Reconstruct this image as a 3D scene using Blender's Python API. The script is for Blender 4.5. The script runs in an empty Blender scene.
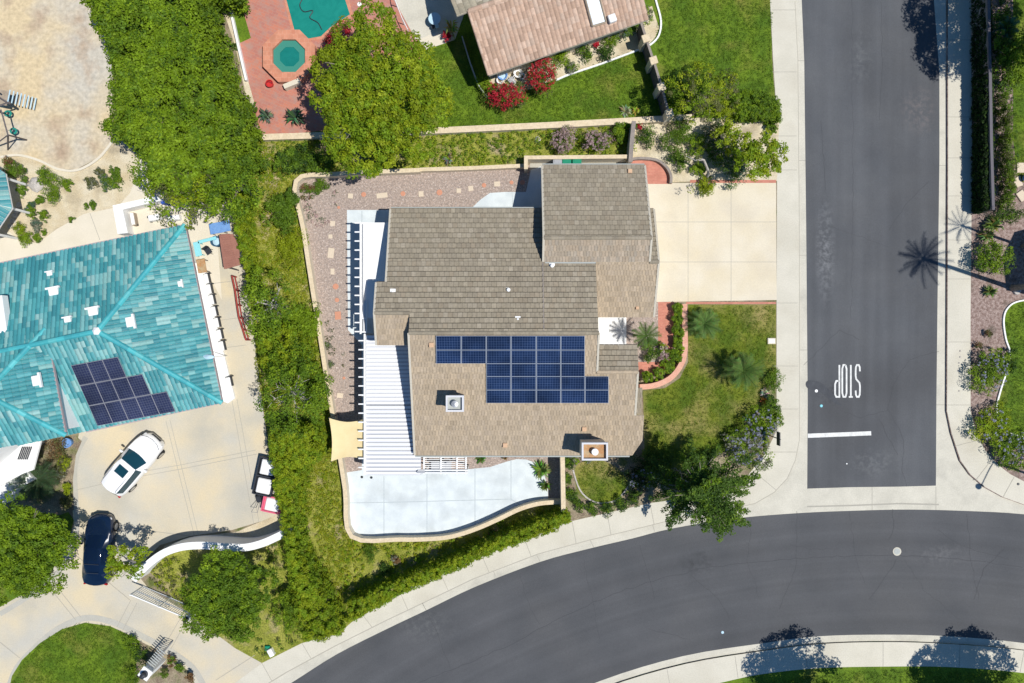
import bpy, math, random
import numpy as np
from mathutils import Vector, Matrix
random.seed(7)
scene = bpy.context.scene
COL = scene.collection
S = 0.07          # metres per photo pixel on the ground
HC = 48.0         # drone height above the lots
R = math.radians

def G(px, py, h=0.0, z=None):
    """world point of a photo pixel lying h metres above the lots"""
    k = (HC - h) / HC * S
    return Vector(((px - 512) * k, (341.5 - py) * k, h if z is None else z))
def onplane(px, py, p0, n):
    c = Vector((0, 0, HC)); d = Vector(((px - 512) * S, (341.5 - py) * S, -HC))
    t = (Vector(p0) - c).dot(n) / d.dot(n)
    return c + d * t
def smooth(pts, n=6, closed=False):
    P = [Vector(p[:2]) for p in pts]; out = []
    m = len(P); rng = range(m if closed else m - 1)
    for i in rng:
        if closed: a, b, c, d = P[i-1], P[i], P[(i+1) % m], P[(i+2) % m]
        else: a, b, c, d = P[max(i-1, 0)], P[i], P[i+1], P[min(i+2, m-1)]
        for k in range(n):
            t = k / n
            out.append(0.5*((2*b) + (c-a)*t + (2*a-5*b+4*c-d)*t*t + (3*b-a-3*c+d)*t**3))
    if not closed: out.append(P[-1])
    return out

# ------------------------------------------------------------------ materials
MATS = {}
def nt(m):
    m.use_nodes = True
    t = m.node_tree; t.nodes.clear()
    return t, t.nodes, t.links
def srgb(c): return tuple(c) + (1,)
def mat(name, c1, c2=None, scale=1.0, contrast=1.0, c3=None, scale3=0.25, lo3=.5, hi3=.75, fine=0.15, fscale=18,
        rough=0.85, bump=0.0, bscale=25, attr=False, metallic=0.0, spec=0.3, trans=0.0, coat=0.0, coords='pos', streak=0.0, radial=None, spots=()):
    """two colours mixed by noise, an optional third in broad patches, fine speckle, optional vertex colour"""
    if name in MATS: return MATS[name]
    m = bpy.data.materials.new(name); t, N, L = nt(m)
    out = N.new('ShaderNodeOutputMaterial'); b = N.new('ShaderNodeBsdfPrincipled')
    b.inputs['Roughness'].default_value = rough; b.inputs['Metallic'].default_value = metallic
    b.inputs['Specular IOR Level'].default_value = spec; b.inputs['Coat Weight'].default_value = coat
    if coords == 'pos':
        g = N.new('ShaderNodeNewGeometry'); P = g.outputs['Position']
    else:
        g = N.new('ShaderNodeTexCoord'); P = g.outputs['Object']
    def noise(sc, det=4):
        n = N.new('ShaderNodeTexNoise'); n.inputs['Scale'].default_value = sc; n.inputs['Detail'].default_value = det
        L.new(P, n.inputs['Vector']); return n.outputs['Fac']
    def mr(s, a, bb, c=0, d=1):
        n = N.new('ShaderNodeMapRange'); L.new(s, n.inputs[0])
        for i, v in enumerate((a, bb, c, d)): n.inputs[i+1].default_value = v
        return n.outputs[0]
    def mix(f, A, B, mode='MIX'):
        n = N.new('ShaderNodeMix'); n.data_type = 'RGBA'; n.blend_type = mode
        if isinstance(f, (int, float)): n.inputs[0].default_value = f
        else: L.new(f, n.inputs[0])
        for s, v in ((n.inputs[6], A), (n.inputs[7], B)):
            if isinstance(v, tuple): s.default_value = v
            else: L.new(v, s)
        return n.outputs[2]
    col = srgb(c1)
    if attr:
        a = N.new('ShaderNodeAttribute'); a.attribute_name = 'Col'; col = a.outputs['Color']
    elif c2 is not None:
        w = .5 / max(contrast, .01) * .5
        col = mix(mr(noise(scale), .5 - w, .5 + w), srgb(c1), srgb(c2))
    if c3 is not None:
        col = mix(mr(noise(scale3, 5), lo3, hi3), col, srgb(c3))
    if radial:
        vs = N.new('ShaderNodeVectorMath'); vs.operation = 'SUBTRACT'; L.new(P, vs.inputs[0]); vs.inputs[1].default_value = (radial[0], radial[1], 0)
        vl = N.new('ShaderNodeVectorMath'); vl.operation = 'LENGTH'; L.new(vs.outputs[0], vl.inputs[0])
        n_ = N.new('ShaderNodeTexNoise'); n_.noise_dimensions = '1D'; n_.inputs['Scale'].default_value = .9; n_.inputs['Detail'].default_value = 5; L.new(vl.outputs['Value'], n_.inputs['W'])
        v_ = mr(n_.outputs['Fac'], .3, .7, 1-radial[2], 1+radial[2]); c_ = N.new('ShaderNodeCombineColor')
        for i in range(3): L.new(v_, c_.inputs[i])
        col = mix(1.0, col, c_.outputs[0], 'MULTIPLY')
    for sx, sy, rx_, ry_, sc in spots:
        vs = N.new('ShaderNodeVectorMath'); vs.operation = 'SUBTRACT'; L.new(P, vs.inputs[0]); vs.inputs[1].default_value = (sx, sy, 0)
        vm = N.new('ShaderNodeVectorMath'); vm.operation = 'MULTIPLY'; L.new(vs.outputs[0], vm.inputs[0]); vm.inputs[1].default_value = (1/rx_, 1/ry_, 0)
        vl = N.new('ShaderNodeVectorMath'); vl.operation = 'LENGTH'; L.new(vm.outputs[0], vl.inputs[0])
        d_ = mr(vl.outputs['Value'], 0, 1, 1, 0); q_ = mr(noise(3.5, 6), .42, .68, 0, 1)
        mm = N.new('ShaderNodeMath'); mm.operation = 'MULTIPLY'; L.new(d_, mm.inputs[0]); L.new(q_, mm.inputs[1]); col = mix(mm.outputs[0], col, srgb(sc))
    if streak:
        mp = N.new('ShaderNodeMapping'); mp.inputs['Scale'].default_value = (1.1, .05, 1); L.new(P, mp.inputs[0]); n_ = N.new('ShaderNodeTexNoise'); n_.inputs['Scale'].default_value = 1; n_.inputs['Detail'].default_value = 5; L.new(mp.outputs[0], n_.inputs['Vector'])
        v_ = mr(n_.outputs['Fac'], .35, .65, 1-streak, 1+streak); c_ = N.new('ShaderNodeCombineColor')
        for i in range(3): L.new(v_, c_.inputs[i])
        col = mix(1.0, col, c_.outputs[0], 'MULTIPLY')
    if fine:
        v = mr(noise(fscale, 3), .3, .7, 1 - fine, 1 + fine)
        cc = N.new('ShaderNodeCombineColor')
        for i in range(3): L.new(v, cc.inputs[i])
        col = mix(1.0, col, cc.outputs[0], 'MULTIPLY')
    if isinstance(col, tuple): b.inputs['Base Color'].default_value = col
    else: L.new(col, b.inputs['Base Color'])
    if bump:
        bn = N.new('ShaderNodeBump'); bn.inputs['Strength'].default_value = 1; bn.inputs['Distance'].default_value = bump
        L.new(noise(bscale, 3), bn.inputs['Height']); L.new(bn.outputs[0], b.inputs['Normal'])
    sh = b.outputs[0]
    if trans:
        tr = N.new('ShaderNodeBsdfTranslucent')
        if isinstance(col, tuple): tr.inputs[0].default_value = col
        else: L.new(mix(1.0, col, (1.15, 1.2, .5, 1), 'MULTIPLY'), tr.inputs[0])
        ms = N.new('ShaderNodeMixShader'); ms.inputs[0].default_value = trans
        L.new(sh, ms.inputs[1]); L.new(tr.outputs[0], ms.inputs[2]); sh = ms.outputs[0]
    L.new(sh, out.inputs[0])
    MATS[name] = m
    return m
def brickmat(name, c1, c2, mortar, bw=.22, bh=.11, rot=0.0, patches=None):
    if name in MATS: return MATS[name]
    m = bpy.data.materials.new(name); t, N, L = nt(m)
    out = N.new('ShaderNodeOutputMaterial'); b = N.new('ShaderNodeBsdfPrincipled'); b.inputs['Roughness'].default_value = .85
    g = N.new('ShaderNodeNewGeometry'); mp = N.new('ShaderNodeMapping'); mp.inputs['Rotation'].default_value = (0, 0, rot)
    L.new(g.outputs['Position'], mp.inputs[0])
    k = N.new('ShaderNodeTexBrick'); L.new(mp.outputs[0], k.inputs['Vector'])
    k.inputs['Color1'].default_value = srgb(c1); k.inputs['Color2'].default_value = srgb(c2); k.inputs['Mortar'].default_value = srgb(mortar)
    k.inputs['Scale'].default_value = 1; k.inputs['Brick Width'].default_value = bw; k.inputs['Row Height'].default_value = bh
    k.inputs['Mortar Size'].default_value = .008
    n = N.new('ShaderNodeTexNoise'); n.inputs['Scale'].default_value = 2.2; n.inputs['Detail'].default_value = 6; L.new(g.outputs['Position'], n.inputs['Vector'])
    r = N.new('ShaderNodeMapRange'); L.new(n.outputs['Fac'], r.inputs[0]); r.inputs[1].default_value = .45; r.inputs[2].default_value = .7
    mx = N.new('ShaderNodeMix'); mx.data_type = 'RGBA'; L.new(r.outputs[0], mx.inputs[0]); L.new(k.outputs['Color'], mx.inputs[6])
    mx.inputs[7].default_value = srgb(patches or tuple(x*.75 for x in c1))
    L.new(mx.outputs[2], b.inputs['Base Color']); L.new(b.outputs[0], out.inputs[0]); MATS[name] = m
    return m
def watermat(name, tint, deep):
    m = bpy.data.materials.new(name); t, N, L = nt(m)
    out = N.new('ShaderNodeOutputMaterial'); b = N.new('ShaderNodeBsdfPrincipled')
    b.inputs['Roughness'].default_value = .06; b.inputs['IOR'].default_value = 1.33
    g = N.new('ShaderNodeNewGeometry')
    n = N.new('ShaderNodeTexNoise'); n.inputs['Scale'].default_value = 1.1; n.inputs['Detail'].default_value = 3; n.inputs['Distortion'].default_value = 1.5
    L.new(g.outputs['Position'], n.inputs['Vector'])
    mx = N.new('ShaderNodeMix'); mx.data_type = 'RGBA'; L.new(n.outputs['Fac'], mx.inputs[0])
    mx.inputs[6].default_value = srgb(deep); mx.inputs[7].default_value = srgb(tint)
    L.new(mx.outputs[2], b.inputs['Base Color'])
    bp = N.new('ShaderNodeBump'); bp.inputs['Distance'].default_value = .03; L.new(n.outputs['Fac'], bp.inputs['Height']); L.new(bp.outputs[0], b.inputs['Normal'])
    L.new(b.outputs[0], out.inputs[0]); return m
def solarmat(name, ang=0.0, cell=(.004,.013,.042), line=(.045,.07,.14)):
    m = bpy.data.materials.new(name); t, N, L = nt(m)
    out = N.new('ShaderNodeOutputMaterial'); b = N.new('ShaderNodeBsdfPrincipled')
    b.inputs['Roughness'].default_value = .25; b.inputs['Specular IOR Level'].default_value = .35
    g = N.new('ShaderNodeNewGeometry'); mp = N.new('ShaderNodeMapping'); mp.inputs['Rotation'].default_value = (0, 0, ang)
    L.new(g.outputs['Position'], mp.inputs[0])
    k = N.new('ShaderNodeTexBrick'); L.new(mp.outputs[0], k.inputs['Vector']); k.offset = 0
    k.inputs['Color1'].default_value = srgb(cell); k.inputs['Color2'].default_value = srgb(tuple(c*1.25 for c in cell)); k.inputs['Mortar'].default_value = srgb(line)
    k.inputs['Scale'].default_value = 1; k.inputs['Brick Width'].default_value = .16; k.inputs['Row Height'].default_value = .155; k.inputs['Mortar Size'].default_value = .011
    k.inputs['Mortar Smooth'].default_value = .3
    n = N.new('ShaderNodeTexNoise'); n.inputs['Scale'].default_value = .45; n.inputs['Detail'].default_value = 3; L.new(g.outputs['Position'], n.inputs['Vector'])
    r = N.new('ShaderNodeMapRange'); L.new(n.outputs['Fac'], r.inputs[0]); r.inputs[1].default_value = .35; r.inputs[2].default_value = .65; r.inputs[3].default_value = .75; r.inputs[4].default_value = 1.5
    cc = N.new('ShaderNodeCombineColor'); [L.new(r.outputs[0], cc.inputs[i]) for i in range(3)]
    mx = N.new('ShaderNodeMix'); mx.data_type = 'RGBA'; mx.blend_type = 'MULTIPLY'; mx.inputs[0].default_value = 1; L.new(k.outputs['Color'], mx.inputs[6]); L.new(cc.outputs[0], mx.inputs[7])
    L.new(mx.outputs[2], b.inputs['Base Color']); L.new(b.outputs[0], out.inputs[0]); return m

M = {}
M['asphalt'] = mat('asphalt', (.080,.085,.094), (.101,.105,.112), scale=.35, contrast=1.3, c3=(.070,.072,.077), scale3=.12, lo3=.45, hi3=.7, fine=.22, fscale=45, bump=.004, bscale=60, streak=.08, spots=[(22.0,6.3,.8,4.2,(.19,.195,.205)),(28.6,16.2,1.6,2.0,(.145,.13,.13)),(28.5,4.5,2.6,2.6,(.075,.08,.09)),(22.4,-3.6,1.6,1.0,(.03,.033,.038)),(25.5,-8.5,2.0,1.2,(.14,.145,.15)),(24.5,20,1.2,2.6,(.115,.12,.125))])
M['asphalt_road'] = mat('asphalt_road', (.068,.071,.077), (.087,.089,.095), scale=.3, contrast=1.3, c3=(.092,.092,.094), scale3=.1, lo3=.5, hi3=.75, fine=.22, fscale=45, bump=.004, bscale=60, radial=((893-512)*.07,(341.5-1505)*.07,.10), spots=[(2.5,-14.5,2.2,1.2,(.12,.122,.126)),(13,-15.5,1.6,1.1,(.045,.047,.05)),(30,-15,2.5,1.0,(.12,.12,.125)),(-6,-20,2.5,1.4,(.115,.118,.12))])
M['crack'] = mat('crack_seal', (.055,.057,.062), fine=.1)
M['scuff'] = mat('worn_asphalt', (.112,.118,.13), (.098,.103,.115), scale=2, fine=.2, fscale=40)
M['stain'] = mat('oil_stain', (.05,.053,.06), (.075,.08,.09), scale=2.5, fine=.2)
M['walk'] = mat('sidewalk_concrete', (.53,.50,.415), (.61,.575,.485), scale=.7, contrast=1.1, c3=(.47,.435,.35), scale3=.35, lo3=.5, hi3=.75, fine=.07, fscale=14, bump=.003)
M['gutter'] = mat('gutter_concrete', (.50,.475,.40), (.58,.55,.465), scale=.9, contrast=1.2, c3=(.42,.40,.34), scale3=.5, lo3=.55, hi3=.75, fine=.08, fscale=14)
M['drive'] = mat('driveway_concrete', (.62,.54,.39), (.66,.595,.47), scale=.55, contrast=1.3, c3=(.56,.50,.40), scale3=.3, lo3=.5, hi3=.75, fine=.05, fscale=12, bump=.003)
M['court'] = mat('courtyard_concrete', (.49,.465,.40), (.60,.51,.35), scale=.35, contrast=1.6, c3=(.42,.40,.34), scale3=.22, lo3=.5, hi3=.7, fine=.06, fscale=12, bump=.003)
M['band'] = mat('band_concrete', (.40,.385,.335), (.46,.44,.38), scale=1.2, fine=.08)
M['path'] = mat('cream_concrete', (.62,.565,.45), (.68,.62,.51), scale=.8, fine=.05)
M['patio'] = mat('pale_patio_concrete', (.56,.61,.63), (.64,.69,.70), scale=1.3, contrast=1.8, c3=(.47,.51,.52), scale3=.6, lo3=.52, hi3=.8, fine=.04)
M['joint'] = mat('joint', (.36,.34,.29), fine=.1)
M['jointp'] = mat('pale_joint', (.42,.47,.49), fine=.1)
M['ground'] = mat('ground_soil', (.20,.17,.10), (.11,.13,.04), scale=.5, contrast=1.5, fine=.3, fscale=12)
M['soil'] = mat('planting_soil', (.19,.145,.10), (.32,.27,.18), scale=1.6, contrast=1.6, c3=(.10,.12,.03), scale3=.8, lo3=.5, hi3=.65, fine=.35, fscale=14, bump=.02, bscale=12)
M['sand'] = mat('sandy_soil', (.52,.43,.28), (.61,.54,.40), scale=.9, contrast=1.8, c3=(.38,.32,.22), scale3=.7, lo3=.52, hi3=.7, fine=.14, fscale=12, bump=.02, bscale=8)
M['dirt'] = mat('bare_dirt_yard', (.58,.465,.29), (.50,.46,.385), scale=.22, contrast=2.4, c3=(.40,.30,.21), scale3=.55, lo3=.52, hi3=.72, fine=.15, fscale=3.6, bump=.03, bscale=4)
M['lawn'] = mat('lawn_grass', (.070,.135,.006), (.125,.20,.009), scale=.7, contrast=2.2, c3=(.18,.18,.03), scale3=.4, lo3=.52, hi3=.72, fine=.3, fscale=9, bump=.03, bscale=30)
M['lawn_dry'] = mat('patchy_lawn', (.075,.125,.006), (.14,.175,.012), scale=.7, contrast=2.6, c3=(.33,.26,.10), scale3=.3, lo3=.48, hi3=.70, fine=.3, fscale=20, bump=.03, bscale=30)
M['ivyground'] = mat('ground_under_ivy', (.17,.19,.02), (.27,.27,.05), scale=1.2, contrast=1.6, c3=(.34,.27,.16), scale3=.5, lo3=.55, hi3=.68, fine=.4, fscale=10, bump=.04, bscale=8)
M['gravel'] = mat('pink_gravel', (.40,.315,.265), (.29,.235,.205), scale=7, contrast=2.0, c3=(.55,.47,.42), scale3=9, lo3=.55, hi3=.7, fine=.35, fscale=22, bump=.02, bscale=18)
M['mulch'] = mat('purple_mulch', (.20,.135,.115), (.34,.26,.23), scale=5, contrast=2.2, c3=(.13,.10,.08), scale3=.8, lo3=.55, hi3=.7, fine=.4, fscale=16, bump=.03, bscale=14)
M['brick'] = brickmat('red_brick_paving', (.56,.22,.15), (.48,.17,.12), (.50,.26,.19))
M['brick2'] = brickmat('worn_brick_paving', (.50,.185,.12), (.40,.16,.125), (.42,.24,.19), bw=.4, bh=.2, rot=.4, patches=(.38,.22,.18))
M['coping'] = brickmat('orange_brick_coping', (.60,.26,.16), (.52,.20,.12), (.62,.34,.24), bw=.3, bh=.3)
M['white'] = mat('white_paint', (.80,.80,.79), fine=.03, rough=.5)
M['whiteline'] = mat('road_paint', (.72,.72,.70), (.60,.60,.58), scale=4, contrast=1.5, fine=.15, fscale=30)
M['stucco'] = mat('cream_stucco', (.62,.55,.43), (.66,.59,.47), scale=2, fine=.06)
M['whitestucco'] = mat('white_stucco', (.76,.75,.73), (.80,.79,.77), scale=2, fine=.04)
M['cap'] = mat('tan_wall_cap', (.60,.49,.33), (.66,.55,.39), scale=3, contrast=1.3, fine=.12, fscale=8)
M['pinkcap'] = mat('salmon_brick_cap', (.60,.30,.21), (.66,.38,.28), scale=4, fine=.15)
M['darkwall'] = mat('weathered_wall', (.22,.19,.17), (.30,.26,.23), scale=2, fine=.2)
M['tile'] = mat('roof_tile', (1,1,1), attr=True, fine=.12, fscale=9, rough=.9, bump=.006, bscale=20)
M['tealtile'] = mat('teal_glazed_tile', (1,1,1), attr=True, fine=.06, fscale=9, rough=.55, spec=.3)
M['leaf'] = mat('leaf', (1,1,1), attr=True, fine=.0, rough=.6, spec=.25, trans=.40)
M['bark'] = mat('bark', (.30,.26,.21), (.18,.15,.12), scale=5, fine=.25)
M['palebark'] = mat('pale_bark', (.45,.42,.38), (.33,.30,.27), scale=5, fine=.2)
M['metal'] = mat('grey_metal', (.45,.46,.48), rough=.4, metallic=.6, fine=.05)
M['dark'] = mat('dark_metal', (.03,.035,.045), rough=.5, fine=.1)
M['trim'] = mat('grey_trim', (.40,.42,.40), fine=.08)
M['solar'] = solarmat('blue_solar_cells')
M['solar2'] = solarmat('dark_solar_cells', ang=R(-11.5), cell=(.016,.02,.05), line=(.07,.08,.11))
M['alu'] = mat('panel_frame', (.34,.38,.45), rough=.45, fine=0)
M['aludark'] = mat('dark_panel_frame', (.30,.30,.34), rough=.45, fine=0)
M['glass'] = mat('window_glass', (.02,.06,.09), rough=.08, spec=.6, fine=0)
M['carglassdark'] = mat('dark_car_glass', (.004,.012,.035), rough=.06, spec=.4, fine=0)
M['carglass'] = mat('car_glass', (.008,.045,.065), rough=.05, spec=.7, fine=0)
M['carwhite'] = mat('white_car_paint', (.80,.80,.80), rough=.3, coat=.6, fine=0)
M['carblue'] = mat('navy_car_paint', (.005,.014,.038), rough=.22, coat=.8, fine=0)
M['rubber'] = mat('tyre_rubber', (.02,.02,.02), rough=.9, fine=0)
M['rim'] = mat('wheel_rim', (.5,.5,.5), rough=.35, metallic=.8, fine=0)
M['lamp'] = mat('lamp_lens', (.7,.72,.74), rough=.15, fine=0)
M['redlens'] = mat('red_lens', (.35,.01,.01), rough=.2, fine=0)
M['clay'] = mat('clay_orange', (.42,.22,.10), (.42,.33,.20), scale=2.5, contrast=2, fine=.15)
M['sail'] = mat('tan_shade_cloth', (.70,.56,.30), (.74,.61,.35), scale=2, fine=.06, fscale=30)
M['ribbed'] = mat('white_aluminium_cover', (.74,.75,.77), rough=.45, fine=.03)
M['brown'] = mat('brown_sheet_roof', (.27,.12,.09), (.33,.155,.115), scale=2, fine=.12)
M['wood'] = mat('weathered_wood', (.30,.24,.18), (.40,.33,.25), scale=3, fine=.2)
M['darkwood'] = mat('dark_timber', (.10,.09,.09), (.16,.14,.14), scale=3, fine=.2)
M['green_plastic'] = mat('green_plastic', (.005,.23,.13), rough=.5, fine=.05)
M['grey_plastic'] = mat('grey_plastic', (.35,.36,.38), rough=.5, fine=.05)
M['teal_plastic'] = mat('teal_plastic', (.02,.25,.20), rough=.5, fine=.03)
M['blue'] = mat('blue_cloth', (.12,.25,.55), (.18,.34,.62), scale=4, fine=.1)
M['paleblue'] = mat('pale_blue_cloth', (.45,.62,.72), fine=.05)
M['cyan'] = mat('cyan_plastic', (.25,.62,.70), fine=.05)
M['red'] = mat('red_plastic', (.50,.03,.03), rough=.5, fine=.05)
M['pink'] = mat('pink_metal', (.65,.12,.20), rough=.5, fine=.05)
M['stone'] = mat('garden_stone', (.38,.35,.32), (.50,.47,.44), scale=5, fine=.2)
M['pavers'] = mat('pale_paver', (.62,.52,.40), fine=.1, fscale=20)
M['redpaver'] = mat('red_paver', (.55,.26,.17), fine=.1, fscale=20)
M['yellow'] = mat('yellow_concrete', (.62,.52,.30), fine=.06)
M['pool'] = watermat('pool_water', (.02,.26,.21), (.008,.17,.14))
M['spa'] = watermat('spa_water', (.015,.21,.18), (.008,.14,.125))
M['spabench'] = mat('spa_bench_tile', (.045,.23,.18), fine=.05)
M['skylight'] = mat('skylight_glass', (.42,.52,.62), (.52,.62,.70), scale=2, rough=.15, fine=0)

# ------------------------------------------------------------------ mesh building
ORG = {}
class MB:
    def __init__(s): s.v=[]; s.f=[]; s.m=[]; s.c=[]
    def face(s, pts, mi=0, col=(1,1,1)):
        i=len(s.v); s.v.extend([tuple(p) for p in pts]); s.c.extend([col]*len(pts)); s.f.append(tuple(range(i,i+len(pts)))); s.m.append(mi)
    def mesh(s, vs, fs, mi=0, col=(1,1,1)):
        i=len(s.v); s.v.extend([tuple(p) for p in vs]); s.c.extend([col]*len(vs))
        for f in fs: s.f.append(tuple(i+k for k in f)); s.m.append(mi)
    def prism(s, poly, z0, z1, mi=0, bottom=False, col=(1,1,1)):
        n=len(poly); a=sum(poly[i][0]*poly[(i+1)%n][1]-poly[(i+1)%n][0]*poly[i][1] for i in range(n))
        if a<0: poly=poly[::-1]
        vs=[(p[0],p[1],z0) for p in poly]+[(p[0],p[1],z1) for p in poly]
        fs=[tuple(range(n,2*n))]+[(i,(i+1)%n,n+(i+1)%n,n+i) for i in range(n)]
        if bottom: fs.append(tuple(range(n-1,-1,-1)))
        s.mesh(vs,fs,mi,col)
    def box(s, c, size, rz=0, mi=0, rx=0, ry=0, bev=0, col=(1,1,1)):
        x,y,z=[k/2 for k in size]; Mx=Matrix.Rotation(rz,3,'Z')@Matrix.Rotation(ry,3,'Y')@Matrix.Rotation(rx,3,'X')
        if bev:
            b=bev; prof=[(-x+b,-y),(x-b,-y),(x,-y+b),(x,y-b),(x-b,y),(-x+b,y),(-x,y-b),(-x,-y+b)]
            vs=[(p[0],p[1],-z) for p in prof]+[(p[0],p[1],z-b) for p in prof]+[(p[0]*(1-b/x),p[1]*(1-b/y),z) for p in prof]
            fs=[tuple(range(7,-1,-1)),tuple(range(16,24))]+[(i,(i+1)%8,8+(i+1)%8,8+i) for i in range(8)]+[(8+i,8+(i+1)%8,16+(i+1)%8,16+i) for i in range(8)]
        else:
            vs=[(-x,-y,-z),(x,-y,-z),(x,y,-z),(-x,y,-z),(-x,-y,z),(x,-y,z),(x,y,z),(-x,y,z)]
            fs=[(3,2,1,0),(4,5,6,7),(0,1,5,4),(1,2,6,5),(2,3,7,6),(3,0,4,7)]
        s.mesh([Vector(c)+Mx@Vector(v) for v in vs],fs,mi,col)
    def tube(s, pts, rad, seg=6, mi=0, caps=True, col=(1,1,1)):
        pts=[Vector(p) for p in pts]
        if isinstance(rad,(int,float)): rad=[rad]*len(pts)
        vs=[]
        for i,p in enumerate(pts):
            d=(pts[min(i+1,len(pts)-1)]-pts[max(i-1,0)]).normalized()
            a=Vector((0,0,1)) if abs(d.z)<.9 else Vector((1,0,0))
            u=d.cross(a).normalized(); w=u.cross(d)
            for k in range(seg):
                t=2*math.pi*k/seg; vs.append(p+(u*math.cos(t)+w*math.sin(t))*rad[i])
        fs=[(i*seg+k,i*seg+(k+1)%seg,(i+1)*seg+(k+1)%seg,(i+1)*seg+k) for i in range(len(pts)-1) for k in range(seg)]
        if caps: fs+= [tuple(range(seg))[::-1], tuple(range((len(pts)-1)*seg,len(pts)*seg))]
        s.mesh(vs,fs,mi,col)
    def lathe(s, c, prof, seg=16, mi=0, col=(1,1,1)):
        vs=[]
        for r,z in prof:
            for k in range(seg): t=2*math.pi*k/seg; vs.append((c[0]+r*math.cos(t),c[1]+r*math.sin(t),c[2]+z))
        fs=[(i*seg+k,i*seg+(k+1)%seg,(i+1)*seg+(k+1)%seg,(i+1)*seg+k) for i in range(len(prof)-1) for k in range(seg)]
        fs.append(tuple(range((len(prof)-1)*seg,len(prof)*seg)))
        s.mesh(vs,fs,mi,col)
    def strip(s, pts, w, z, mi=0):
        """flat ribbon along a polyline (list of 2D world points)"""
        a,b=offset2(pts,w)
        for i in range(len(pts)-1):
            s.face([(a[i].x,a[i].y,z),(b[i].x,b[i].y,z),(b[i+1].x,b[i+1].y,z),(a[i+1].x,a[i+1].y,z)],mi)
    def build(s, name, mats, parent=None, smooth_=False):
        me=bpy.data.meshes.new(name)
        o=ORG.get(parent.name,(0,0,0)) if parent else (0,0,0)
        v=np.array(s.v,dtype=np.float32).reshape(-1,3)-np.array(o,dtype=np.float32)
        me.from_pydata(v.tolist(),[],s.f)
        if not isinstance(mats,(list,tuple)): mats=[mats]
        for mm in mats: me.materials.append(mm)
        me.polygons.foreach_set('material_index',s.m)
        ca=me.color_attributes.new('Col','FLOAT_COLOR','POINT')
        c=np.ones((len(s.v),4),dtype=np.float32); c[:,:3]=np.array(s.c); ca.data.foreach_set('color',c.ravel())
        if smooth_: me.polygons.foreach_set('use_smooth',[True]*len(me.polygons))
        me.update()
        ob=bpy.data.objects.new(name,me); COL.objects.link(ob)
        if parent: ob.parent=parent; ORG[ob.name]=o
        return ob
def offset2(pts,w):
    P=[Vector(p[:2]) for p in pts]; A=[];B=[]
    for i,p in enumerate(P):
        d1=(P[i]-P[i-1]).normalized() if i else None
        d2=(P[i+1]-P[i]).normalized() if i<len(P)-1 else None
        if d1 is None: d1=d2
        if d2 is None: d2=d1
        d=(d1+d2).normalized(); n=Vector((-d.y,d.x)); k=1/max(.5,n.dot(Vector((-d1.y,d1.x))))
        A.append(p+n*w/2*k); B.append(p-n*w/2*k)
    return A,B
def tag(o,label=None,cat=None,group=None,kind=None):
    if label: o['label']=label
    if cat: o['category']=cat
    if group: o['group']=group
    if kind: o['kind']=kind
    return o
def thing(name,loc,label,cat,group=None):
    o=bpy.data.objects.new(name,None); COL.objects.link(o); o.location=loc; o.empty_display_size=.3
    ORG[o.name]=tuple(loc); return tag(o,label,cat,group)
def copytree(o,loc=None,rz=None,label=None,parent=None):
    c=o.copy(); COL.objects.link(c)
    if loc is not None: c.location=loc
    if rz is not None: c.rotation_euler=(0,0,rz)
    if label: c['label']=label
    if parent is not None: c.parent=parent
    for ch in list(o.children): copytree(ch,parent=c)
    return c
def pxs(pts,sm=0,closed=False,h=0):
    """pixel polyline -> world 2D points"""
    if sm: pts=smooth(pts,sm,closed)
    return [G(p[0],p[1],h).xy for p in pts]
Z=[0.0]
def sheet(name,pts,mt,z,sm=0,joints=(),jm=None,jw=.035,kind='structure',extra=()):
    """flat ground surface from a pixel polygon, with its joint lines"""
    m=MB(); P=pxs(pts,sm,True)
    a=sum(P[i].x*P[(i+1)%len(P)].y-P[(i+1)%len(P)].x*P[i].y for i in range(len(P)))
    if a<0: P=P[::-1]
    m.face([(p.x,p.y,z) for p in P])
    for i,j in enumerate(joints): m.strip(pxs(j),jw,z+.003+.0004*i,1)
    for i,e in enumerate(extra): m.strip(pxs(e[0],e[3] if len(e)>3 else 0),e[1]*S,z+.001+.0002*i,e[2])
    o=m.build(name,[mt,jm or M['joint']]+[x for x in ([M['band'],M['walk']])]); tag(o,kind=kind); return o
# ------------------------------------------------------------------ foliage
rs = np.random.RandomState(11)
PAL = {  # dark, mid, light
 'lime':   ((.115,.190,.008),(.200,.310,.012),(.29,.41,.020)),
 'yellow': ((.150,.200,.006),(.270,.340,.010),(.40,.46,.025)),
 'green':  ((.060,.120,.010),(.120,.215,.014),(.19,.30,.020)),
 'deep':   ((.018,.048,.012),(.045,.100,.014),(.10,.18,.020)),
 'olive':  ((.070,.080,.030),(.130,.145,.045),(.215,.220,.080)),
 'grey':   ((.130,.140,.100),(.230,.240,.180),(.360,.360,.290)),
 'red':    ((.25,.012,.020),(.52,.022,.045),(.66,.060,.085)),
 'pinkfl': ((.300,.180,.200),(.480,.330,.360),(.640,.500,.520)),
 'bluefl': ((.22,.23,.38),(.34,.35,.52),(.46,.48,.62)),
 'rust':   ((.120,.060,.030),(.200,.110,.050),(.300,.190,.080)),
 'turf':   ((.075,.140,.008),(.115,.195,.010),(.17,.25,.014)),
 'dryturf':((.09,.135,.008),(.16,.205,.014),(.27,.26,.04)),
 'ivy':    ((.20,.22,.008),(.31,.34,.012),(.42,.43,.03)),
 'shade':  ((.010,.022,.008),(.020,.040,.012),(.035,.060,.016)),  # near-black leaves: the shade is put into the colour
 'bluegreen': ((.05,.10,.07),(.10,.17,.12),(.18,.26,.19)),
}
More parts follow.
